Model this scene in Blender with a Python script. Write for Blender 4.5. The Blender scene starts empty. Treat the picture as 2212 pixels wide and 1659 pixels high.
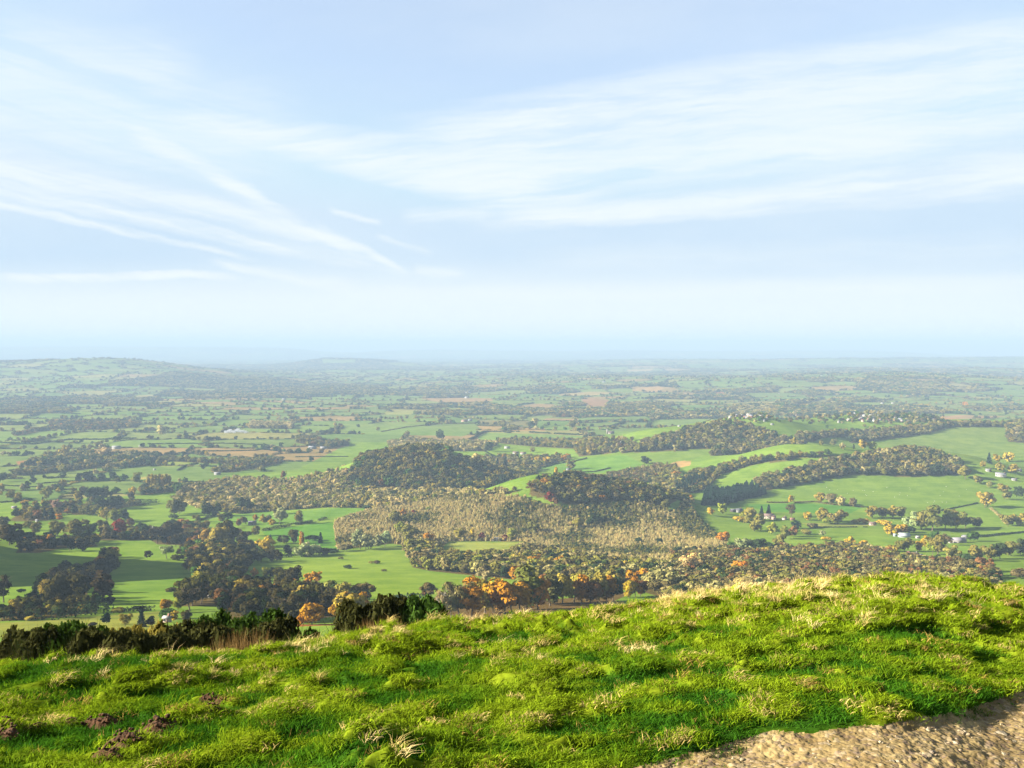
import bpy, math, random
import numpy as np
from math import radians as rad
SC = bpy.context.scene
COL = SC.collection
rng = np.random.default_rng(7)
random.seed(7)

# ------------------------------------------------------------------ camera, sky, sun, exposure
EYE = 1.6
F = 2009.0; CX, CY, HZ = 1106.0, 829.5, 747.0       # photo measured on a 2212 x 1659 grid, HZ = true horizon
PITCH = math.atan((CY-HZ)/F)
cam = bpy.data.cameras.new('camera'); camo = bpy.data.objects.new('camera', cam); COL.objects.link(camo)
cam.sensor_width = 36; cam.lens = 36*F/2212; cam.clip_start = .05; cam.clip_end = 200000
camo.location = (0, 0, EYE); camo.rotation_euler = (rad(90)-PITCH, 0, 0)
SC.camera = camo
SUN_EL = 22.0; SUN_BEHIND = 7.0                      # sun to the left and a little behind
sd = np.array([-math.cos(rad(SUN_BEHIND))*math.cos(rad(SUN_EL)), -math.sin(rad(SUN_BEHIND))*math.cos(rad(SUN_EL)), math.sin(rad(SUN_EL))])
sl = bpy.data.lights.new('sun', 'SUN'); so = bpy.data.objects.new('sun', sl); COL.objects.link(so)
sl.energy = 5.0; sl.angle = rad(.5); sl.color = (1, .92, .79)
from mathutils import Vector
so.rotation_euler = Vector(-sd).to_track_quat('-Z', 'Y').to_euler()
SC.view_settings.view_transform = 'Standard'; SC.view_settings.look = 'None'
SC.view_settings.gamma = 1; SC.view_settings.exposure = 2.75; SC.view_settings.use_curve_mapping = False
SC.cycles.use_denoising = True
SC.cycles.max_bounces = 5; SC.cycles.diffuse_bounces = 2; SC.cycles.transmission_bounces = 3; SC.cycles.volume_bounces = 0
SC.cycles.caustics_reflective = False; SC.cycles.caustics_refractive = False

class NT:
    """small expression helper over a node tree"""
    def __init__(s, nt): s.nt = nt; s.n = nt.nodes; s.l = nt.links
    def new(s, t, **k):
        n = s.n.new(t)
        for a, b in k.items(): setattr(n, a, b)
        return n
    def put(s, sock, v):
        if v is None: return
        if isinstance(v, bpy.types.NodeSocket): s.l.new(v, sock)
        else: sock.default_value = v
    def m(s, op, a, b=None, c=None, clamp=False):
        n = s.new('ShaderNodeMath', operation=op, use_clamp=clamp)
        for i, v in enumerate((a, b, c)): s.put(n.inputs[i], v)
        return n.outputs[0]
    def mix(s, f, a, b, mode='MIX'):
        n = s.new('ShaderNodeMix', data_type='RGBA', blend_type=mode)
        s.put(n.inputs[0], f)
        for i, v in ((6, a), (7, b)):
            s.put(n.inputs[i], (*v, 1) if isinstance(v, tuple) and len(v) == 3 else v)
        return n.outputs[2]
    def noise(s, vec, scale, detail=3, rough=.55, lac=2, dist=0):
        n = s.new('ShaderNodeTexNoise'); s.put(n.inputs['Vector'], vec)
        n.inputs['Scale'].default_value = scale; n.inputs['Detail'].default_value = detail
        n.inputs['Roughness'].default_value = rough; n.inputs['Lacunarity'].default_value = lac; n.inputs['Distortion'].default_value = dist
        return n.outputs[0]
    def comb(s, x, y, z=0.0):
        n = s.new('ShaderNodeCombineXYZ')
        for i, v in enumerate((x, y, z)): s.put(n.inputs[i], v)
        return n.outputs[0]
    def ramp(s, v, a, b, lo=0., hi=1.):
        n = s.new('ShaderNodeMapRange', interpolation_type='SMOOTHSTEP'); s.put(n.inputs[0], v)
        for i, w in zip((1, 2, 3, 4), (a, b, lo, hi)): n.inputs[i].default_value = w
        return n.outputs[0]

def build_world():
    w = bpy.data.worlds.new('World'); SC.world = w; w.use_nodes = True
    N = NT(w.node_tree); N.n.clear()
    out = N.new('ShaderNodeOutputWorld'); bg = N.new('ShaderNodeBackground')
    sky = N.new('ShaderNodeTexSky'); sky.sky_type = 'NISHITA'; sky.sun_disc = False
    sky.sun_elevation = rad(SUN_EL); sky.sun_rotation = math.atan2(sd[0], sd[1]); sky.altitude = 300; sky.air_density = 1; sky.dust_density = 1.0; sky.ozone_density = 1.5
    tc = N.new('ShaderNodeTexCoord'); sp = N.new('ShaderNodeSeparateXYZ'); N.l.new(tc.outputs['Generated'], sp.inputs[0])
    x, y, z = sp.outputs
    ya = N.m('MAXIMUM', N.m('ABSOLUTE', y), .12)
    gx = N.m('DIVIDE', x, ya); gz = N.m('DIVIDE', z, ya)              # compass direction and steepness
    # warped coordinates so that no streak is ruler straight
    wv = N.comb(N.m('MULTIPLY', gx, 2.2), N.m('MULTIPLY', gz, 5.0), 0)
    wn = N.m('SUBTRACT', N.noise(wv, 1.6, 4, .55), .5)
    wn2 = N.m('SUBTRACT', N.noise(N.comb(N.m('MULTIPLY', gx, 5.), N.m('MULTIPLY', gz, 14.), 3.), 2.2, 4, .6), .5)
    gzw = N.m('ADD', gz, N.m('ADD', N.m('MULTIPLY', wn, .016), N.m('MULTIPLY', wn2, .016)))
    # fibres: fine noise drawn out along the streaks
    def fib(ang, sx, sy, seed, det=5, rough=.6):
        c, s_ = math.cos(ang), math.sin(ang)
        a = N.m('ADD', N.m('MULTIPLY', gx, c), N.m('MULTIPLY', gzw, s_)); b = N.m('SUBTRACT', N.m('MULTIPLY', gzw, c), N.m('MULTIPLY', gx, s_))
        return N.noise(N.comb(N.m('MULTIPLY', a, sx), N.m('MULTIPLY', b, sy), seed), 1, det, rough)
    fr = fib(.13, 4.0, 48, 1.3, 8, .66); fl = fib(-.27, 2.6, 62, 7.7, 8, .64); fw = fib(.05, 3.0, 9, 4.1, 5, .55)
    def px(p): return ((p[0]-CX)/F, (HZ-p[1])/F)
    def seg(p, q, w0, w1, amp, soft=1.0):
        """one streak from p to q, w0/w1 = half width at its ends"""
        (ax, az), (bx, bz) = px(p), px(q)
        dx, dz = bx-ax, bz-az; L2 = dx*dx+dz*dz
        t = N.m('DIVIDE', N.m('ADD', N.m('MULTIPLY', N.m('SUBTRACT', gx, ax), dx), N.m('MULTIPLY', N.m('SUBTRACT', gzw, az), dz)), L2)
        L = math.sqrt(L2)
        d = N.m('ABSOLUTE', N.m('DIVIDE', N.m('SUBTRACT', N.m('MULTIPLY', N.m('SUBTRACT', gx, ax), dz), N.m('MULTIPLY', N.m('SUBTRACT', gzw, az), dx)), L))
        tc_ = N.m('ADD', t, 0, clamp=True)
        wd = N.m('ADD', N.m('MULTIPLY', tc_, (w1-w0)/F), w0/F)
        g = N.m('SUBTRACT', 1, N.m('DIVIDE', d, wd), clamp=True)
        g = N.m('SMOOTH_MIN', g, .75, .3) if soft < 1 else N.m('MULTIPLY', g, g) if soft > 1 else g
        e = N.m('MULTIPLY', N.ramp(t, -.12, .12), N.ramp(t, .85, 1.12, 1., 0.))
        return N.m('MULTIPLY', N.m('MULTIPLY', g, e), amp)
    def add(lst):
        r = lst[0]
        for v in lst[1:]: r = N.m('ADD', r, v)
        return r
    R = add([seg((1130, 478), (2300, 372), 26, 62, 1.0), seg((1000, 290), (2300, 110), 70, 110, .8), seg((900, 330), (2300, 250), 90, 110, .62),
             seg((430, 265), (1250, 430), 30, 90, .85), seg((620, 320), (1150, 420), 40, 60, .4), seg((1100, 400), (2000, 300), 60, 60, .5), seg((880, 468), (1060, 462), 20, 26, .5)])
    Lft = add([seg((-80, 340), (720, 520), 26, 26, .55), seg((-80, 395), (830, 580), 24, 16, .7), seg((-80, 425), (520, 552), 14, 7, .75), seg((300, 290), (560, 430), 26, 18, .55),
               seg((480, 400), (765, 545), 22, 13, .75), seg((690, 490), (870, 590), 12, 12, .6), seg((480, 565), (760, 620), 12, 20, .6), seg((20, 597), (480, 594), 12, 10, 1.0),
               seg((-80, 370), (600, 470), 30, 30, .4), seg((820, 515), (930, 550), 10, 9, .6), seg((-200, 250), (600, 300), 170, 130, .30), seg((0, 130), (420, 160), 120, 90, .22), seg((720, 455), (820, 480), 9, 9, .4), seg((900, 580), (1000, 590), 12, 14, .5)])
    Lw = add([seg((800, 640), (2300, 615), 24, 30, .55), seg((1200, 560), (2300, 540), 30, 50, .25), seg((-100, 690), (2300, 690), 70, 70, .35)])
    m = add([N.m('MULTIPLY', N.m('MULTIPLY', R, 1.45), N.ramp(fr, .34, .64, .22, 1.3)), N.m('MULTIPLY', N.m('MULTIPLY', Lft, 1.75), N.ramp(fl, .34, .64, .25, 1.3)), Lw])
    base = N.m('ADD', N.m('ADD', N.ramp(gz, .015, .10, 2.4, .18), N.ramp(gz, .10, .28, 0., .36)), N.m('MULTIPLY', N.ramp(fw, .3, .72), .24))
    fine = fib(.02, 9, 150, 11.3, 6, .65)
    m = N.m('MULTIPLY', m, N.ramp(fine, .3, .7, .62, 1.3))
    m = N.m('SUBTRACT', 1., N.m('EXPONENT', N.m('MULTIPLY', N.m('ADD', base, N.m('MULTIPLY', m, 1.35)), -1.05)))
    cl = N.mix(N.ramp(gz, 0, .3), CLOUD_LOW, CLOUD_HIGH)
    skc = N.mix(1.0, N.mix(1.0, sky.outputs[0], SKY_GAIN, 'MULTIPLY'), (1.63, 2.2, 2.83), 'DARKEN')
    c = N.mix(m, skc, cl)
    N.l.new(c, bg.inputs[0]); bg.inputs[1].default_value = .05
    N.l.new(bg.outputs[0], out.inputs[0])
CLOUD_LOW = (2.83, 3.0, 2.97); CLOUD_HIGH = (2.65, 2.9, 3.08); SKY_GAIN = (.61, .69, .765)
build_world()

# ------------------------------------------------------------------ terrain
def vnoise(x, y, seed=0):
    xi = np.floor(x); yi = np.floor(y); fx = x-xi; fy = y-yi
    def h(a, b):
        v = np.sin(a*127.1+b*311.7+seed*74.7)*43758.5453
        return v-np.floor(v)
    fx = fx*fx*fx*(fx*(fx*6-15)+10); fy = fy*fy*fy*(fy*(fy*6-15)+10)
    return (h(xi, yi)*(1-fx)+h(xi+1, yi)*fx)*(1-fy)+(h(xi, yi+1)*(1-fx)+h(xi+1, yi+1)*fx)*fy
def fbm(x, y, seed=0, o=4, g=.5):
    r = 0; a = 1; t = 0
    for i in range(o):
        r = r+a*(vnoise(x, y, seed+i*3.7)-.5); t += a; a *= g; x = x*2.03+11.3; y = y*2.03+5.7
    return r/t*2
def sstep(a, b, x):
    t = np.clip((x-a)/(b-a), 0, 1); return t*t*(3-2*t)
SIL_X = np.array([-600, 0, 250, 400, 600, 750, 900, 1100, 1300, 1400, 1500, 1700, 1900, 2050, 2130, 2212, 2900])
SIL_Y = np.array([1440, 1425, 1412, 1406, 1388, 1362, 1346, 1327, 1309, 1296, 1278, 1254, 1241, 1244, 1254, 1262, 1290])
SIL_U = (SIL_X-CX)/F*1.02; SIL_S = (SIL_Y-HZ)/F*.985
def soft_interp(u):
    r = 0
    for d, w in ((-.05, .25), (0, .5), (.05, .25)): r = r+w*np.interp(u+d, SIL_U, SIL_S)
    return r
HY = np.array([0, 25, 60, 150, 300, 500, 700, 900, 1100, 1290, 1500, 2000, 4000, 60000.])
HZV = np.array([-2, -10, -24, -58, -103, -146, -184, -216, -244, -264, -274, -279, -281, -285.])
def U2X(px, Y): return (px-CX)/F*Y
HILLS = []   # (ax, ay, bx, by, ha, hb, sigma_cross, sigma_end)
def hill(pa, ya, pb, yb, ha, hb, sg):
    HILLS.append((U2X(pa, ya), ya, U2X(pb, yb), yb, ha, hb, sg))
hill(830, 1900, 900, 1900, 50, 54, 92); hill(980, 1880, 1060, 1860, 22, 8, 80)
hill(1200, 1500, 1340, 1500, 48, 34, 85); hill(900, 1480, 1100, 1480, 14, 20, 150)
hill(1720, 1960, 2030, 1950, 36, 54, 125); hill(1600, 1900, 1720, 1960, 12, 30, 110)
hill(1450, 2420, 1610, 2450, 58, 66, 150)
hill(1900, 2750, 2500, 2750, 40, 72, 250); hill(1650, 2600, 1900, 2750, 30, 36, 170)
hill(-400, 7800, 220, 8200, 150, 132, 800); hill(260, 8300, 420, 8600, 30, 10, 500)
hill(400, 7000, 500, 7000, 50, 45, 420)
hill(720, 13000, 820, 13000, 125, 100, 420)
hill(1500, 14500, 2600, 14500, 90, 130, 1700); hill(1400, 7000, 1750, 7200, 55, 70, 800); hill(1900, 6000, 2400, 6200, 50, 40, 600)
hill(1900, 9500, 2300, 9500, 60, 60, 900)
hill(-200, 26000, 560, 26500, 330, 300, 1500); hill(900, 27000, 1900, 27000, 215, 190, 1500)
def near_z(X, Y):
    u = np.clip(X/np.maximum(Y, 3.), -.95, .95)
    s = soft_interp(u); yt = 11.0+2.6*np.clip(u*1.8, -1, 1)
    k = 1.6/yt**2; a = s-3.2/yt
    sm = .43
    yc = np.maximum((sm-a)/(2*k), 1)
    y1 = np.minimum(Y, yc)
    return -(a*y1+k*y1*y1)-sm*np.maximum(Y-yc, 0)
def terr(X, Y, fine=True):
    X = np.asarray(X, float); Y = np.asarray(Y, float)
    nz = near_z(X, np.maximum(Y, 0))
    hz = np.interp(Y, HY, HZV)
    hz = (hz+np.interp(Y*.94, HY, HZV)+np.interp(Y*1.06, HY, HZV))/3+EYE
    w = sstep(40, 170, Y)
    z = nz*(1-w)+hz*w
    for ax, ay, bx, by, ha, hb, sg in HILLS:
        dx, dy = bx-ax, by-ay
        t = np.clip(((X-ax)*dx+(Y-ay)*dy)/(dx*dx+dy*dy+1e-9), 0, 1)
        d2 = (X-ax-t*dx)**2+(Y-ay-t*dy)**2
        z = z+(ha+(hb-ha)*t)*np.exp(-.5*d2/sg**2)
    # the unseen shoulder of the hill on the left, whose shade lies across the meadow
    for (cx_, cy_, h_, sx_, sy_) in SHOULDER:
        z = z+h_*np.exp(-.5*(((X-cx_)/sx_)**2+((Y-cy_)/sy_)**2))
    f1 = sstep(700, 2500, Y); f2 = sstep(3000, 7000, Y)
    z = z+fbm(X/420., Y/420., 3, 3)*(2+6*f1)*sstep(300, 800, Y)+fbm(X/1700., Y/1700., 9, 3)*32*f2
    R = np.hypot(X, Y)
    return z-R*R/(2*6.371e6)
SHOULDER = [(-770, 800, 200, 92, 170)]
def project(X, Y, Z):
    dz = Z-EYE
    zc = Y*math.cos(PITCH)-dz*math.sin(PITCH); yc = Y*math.sin(PITCH)+dz*math.cos(PITCH)
    zc = np.maximum(zc, 1e-3)
    return CX+F*X/zc, CY-F*yc/zc
YS = np.exp(np.linspace(math.log(150), math.log(40000), 5000))
YN = np.linspace(1.5, 40, 1500)
def pick(px, py, near=False, ymax=None):
    """ground point seen at a place of the photograph"""
    ys = YN if near else YS
    if ymax: ys = ys[ys < ymax]
    a = (px-CX)/F; b = (CY-py)/F
    dy = math.cos(PITCH)+b*math.sin(PITCH); dz = -math.sin(PITCH)+b*math.cos(PITCH)
    X = a/dy*ys; Z = EYE+dz/dy*ys
    t = terr(X, ys) if not near else near_z(X, ys)
    below = np.nonzero(Z < t)[0]
    i = below[0] if len(below) else len(ys)-1
    if i > 0 and len(below):
        d0 = Z[i-1]-t[i-1]; d1 = t[i]-Z[i]; f = d0/(d0+d1+1e-9)
        return X[i-1]+(X[i]-X[i-1])*f, ys[i-1]+(ys[i]-ys[i-1])*f
    return X[i], ys[i]
ZM = {'A': (0, 752.1, .34), 'B': (707.8, 752.1, .34), 'C': (1459.9, 752.1, .34), 'D': (0, 1061.8, .34), 'E': (707.8, 1017.5, .34), 'F': (1459.9, 973.3, .34),
      'G': (0, 1061.8, .2), 'H': (0, 1221, .2), 'I': (398.2, 1061.8, .2), 'J': (353.9, 1221, .2), 'K': (752.1, 1212.2, .2), 'L': (1150.2, 1150.2, .2), 'P': (0, 0, 1.), 'Q': (1459.9, 1194.5, .34), 'R': (0, 1283, .34)}
def zp(k, x, y):
    ox, oy, s = ZM[k]; return ox+s*x, oy+s*y
def poly(*items):
    """'A', (x, y), (x, y), 'B', ... -> polygon on the 2212 grid"""
    r = []; k = 'P'
    for it in items:
        if isinstance(it, str): k = it
        else: r.append(zp(k, *it))
    return np.array(r)
def inside(px, py, pg):
    r = np.zeros(px.shape, bool)
    bb = (px >= pg[:, 0].min()) & (px <= pg[:, 0].max()) & (py >= pg[:, 1].min()) & (py <= pg[:, 1].max())
    x = px[bb]; y = py[bb]; c = np.zeros(x.shape, bool); n = len(pg)
    for i in range(n):
        x0, y0 = pg[i]; x1, y1 = pg[i-1]
        if y0 == y1: continue
        c ^= ((y0 > y) != (y1 > y)) & (x < (x1-x0)*(y-y0)/(y1-y0)+x0)
    r[bb] = c
    return r

# ------------------------------------------------------------------ mesh helpers
def new_mesh(name, V, Fc, mats=(), smooth=False, attrs=None, midx=None):
    me = bpy.data.meshes.new(name)
    V = np.asarray(V, np.float32).reshape(-1, 3)
    if isinstance(Fc, np.ndarray):
        n, k = Fc.shape; tot = np.full(n, k, np.int32); flat = Fc.ravel().astype(np.int32)
    else:
        tot = np.array([len(f) for f in Fc], np.int32); flat = np.fromiter((i for f in Fc for i in f), np.int32)
    me.vertices.add(len(V)); me.vertices.foreach_set('co', V.ravel())
    if len(tot):
        me.loops.add(len(flat)); me.loops.foreach_set('vertex_index', flat)
        me.polygons.add(len(tot)); me.polygons.foreach_set('loop_start', np.concatenate(([0], np.cumsum(tot)[:-1])).astype(np.int32)); me.polygons.foreach_set('loop_total', tot)
    if smooth: me.polygons.foreach_set('use_smooth', np.ones(len(tot), bool))
    if midx is not None: me.polygons.foreach_set('material_index', np.asarray(midx, np.int32))
    for m in mats: me.materials.append(m)
    for an, (ty, dat) in (attrs or {}).items():
        at = me.attributes.new(an, ty, 'POINT')
        if ty == 'FLOAT_COLOR': at.data.foreach_set('color', np.c_[dat, np.ones(len(dat))].astype(np.float32).ravel())
        elif ty == 'FLOAT_VECTOR': at.data.foreach_set('vector', np.asarray(dat, np.float32).ravel())
        else: at.data.foreach_set('value', np.asarray(dat))
    me.update(calc_edges=True)
    return me
def obj(name, data, parent=None, loc=None, **props):
    o = bpy.data.objects.new(name, data); COL.objects.link(o)
    if parent: o.parent = parent
    if loc is not None: o.location = loc
    for k, v in props.items(): o[k] = v
    return o
def material(name):
    m = bpy.data.materials.new(name); m.use_nodes = True
    N = NT(m.node_tree); N.n.clear()
    N.out = N.new('ShaderNodeOutputMaterial')
    return m, N
def simple(name, col, rough=.9, var=.25, scale=1.5, bump=0):
    m, N = material(name)
    tc = N.new('ShaderNodeTexCoord').outputs['Object']
    n = N.noise(tc, scale, 4, .6)
    col = tuple(.707*x for x in col)
    c = N.mix(n, tuple(x*(1-var) for x in col), tuple(min(1, x*(1+var)) for x in col))
    b = N.new('ShaderNodeBsdfPrincipled'); N.put(b.inputs['Base Color'], c); b.inputs['Roughness'].default_value = rough; b.inputs['Specular IOR Level'].default_value = .2
    if bump:
        bp = N.new('ShaderNodeBump'); bp.inputs['Strength'].default_value = bump; bp.inputs['Distance'].default_value = .03; N.l.new(n, bp.inputs['Height']); N.l.new(bp.outputs[0], b.inputs['Normal'])
    N.l.new(b.outputs[0], N.out.inputs[0])
    return m
def foliage(name, transl=.25, var=.5, scale=.35, hue=.05):
    """leaf material: the tint comes from each tree (property or instance attribute)"""
    m, N = material(name)
    at = N.new('ShaderNodeAttribute', attribute_type='INSTANCER', attribute_name='tint')
    geo = N.new('ShaderNodeNewGeometry')
    n = N.noise(geo.outputs['Position'], scale, 3, .6)
    n2 = N.noise(geo.outputs['Position'], scale*.37, 2, .6)
    c = N.mix(N.ramp(n, .25, .75), N.mix(1., at.outputs['Color'], (1-var, 1-var*.9, 1-var*.8), 'MULTIPLY'), N.mix(1., at.outputs['Color'], (1+var*.7, 1+var*.62, 1+var*.4), 'MULTIPLY'))
    c = N.mix(N.ramp(n2, .35, .7), c, N.mix(1., c, (1+hue, 1-hue*.3, 1-hue), 'MULTIPLY'))
    d = N.new('ShaderNodeBsdfDiffuse'); N.put(d.inputs[0], c)
    t = N.new('ShaderNodeBsdfTranslucent'); N.put(t.inputs[0], c)
    mx = N.new('ShaderNodeMixShader'); mx.inputs[0].default_value = transl
    N.l.new(d.outputs[0], mx.inputs[1]); N.l.new(t.outputs[0], mx.inputs[2]); N.l.new(mx.outputs[0], N.out.inputs[0])
    return m
def ground_material():
    m, N = material('valley_turf')
    at = N.new('ShaderNodeAttribute', attribute_type='GEOMETRY', attribute_name='ground_tint')
    geo = N.new('ShaderNodeNewGeometry')
    n = N.noise(geo.outputs['Position'], .03, 5, .65); n2 = N.noise(geo.outputs['Position'], .35, 3, .6)
    mp = N.new('ShaderNodeMapping'); N.l.new(geo.outputs['Position'], mp.inputs[0]); mp.inputs['Rotation'].default_value = (0, 0, .5); mp.inputs['Scale'].default_value = (.012, .28, .0)
    n3 = N.noise(mp.outputs[0], 1., 3, .6); n4 = N.noise(geo.outputs['Position'], .008, 3, .6)
    v = N.m('ADD', N.m('ADD', N.ramp(n, .3, .7, .74, 1.16), N.ramp(n2, .3, .7, -.10, .10)), N.m('ADD', N.ramp(n3, .3, .7, -.16, .16), N.ramp(n4, .3, .7, -.08, .08)))
    c = N.mix(1., at.outputs['Color'], N.comb(v, N.m('MULTIPLY_ADD', v, .7, .3), v), 'MULTIPLY')
    d = N.new('ShaderNodeBsdfDiffuse'); N.put(d.inputs[0], c); N.l.new(d.outputs[0], N.out.inputs[0])
    return m
#NEXT
# ------------------------------------------------------------------ woods, fields (outlines on the photo, filled in on the ground)
TINT = dict(orange=(.44, .21, .014), rust=(.20, .10, .035), yellow=(.46, .32, .025), olive=(.185, .175, .036), darkgreen=(.035, .058, .018), green=(.06, .125, .02),
            tan=(.33, .285, .105), sage=(.30, .33, .14), brown=(.135, .112, .038), red=(.20, .04, .022), lime=(.24, .26, .03), conifer=(.014, .036, .022), pale=(.52, .425, .155), pink=(.26, .15, .10), gold=(.30, .235, .036))
PAL = dict(mixdark=dict(olive=5, darkgreen=3, gold=2, brown=3, green=.7, rust=.12), mix=dict(olive=5, gold=2, brown=2, darkgreen=1.5, lime=1, tan=1, rust=.5),
           pale=dict(pale=7, tan=3, olive=2.2, brown=1.2, darkgreen=.25, gold=.4), yel=dict(lime=1.2, olive=6, gold=1.2, darkgreen=2.5, tan=2.5, orange=.25, brown=3), rustmix=dict(brown=8, rust=1.6, olive=4, gold=.7, darkgreen=2.5, tan=2),
           con=dict(conifer=1), scrub=dict(pale=4, olive=4, gold=2.5, tan=3, lime=1.5, darkgreen=.5, brown=.5), dark=dict(darkgreen=3, olive=3, brown=3, gold=1., orange=.5, rust=.5), hill=dict(brown=6, olive=5, gold=1., darkgreen=2.5, tan=1.5))
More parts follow.
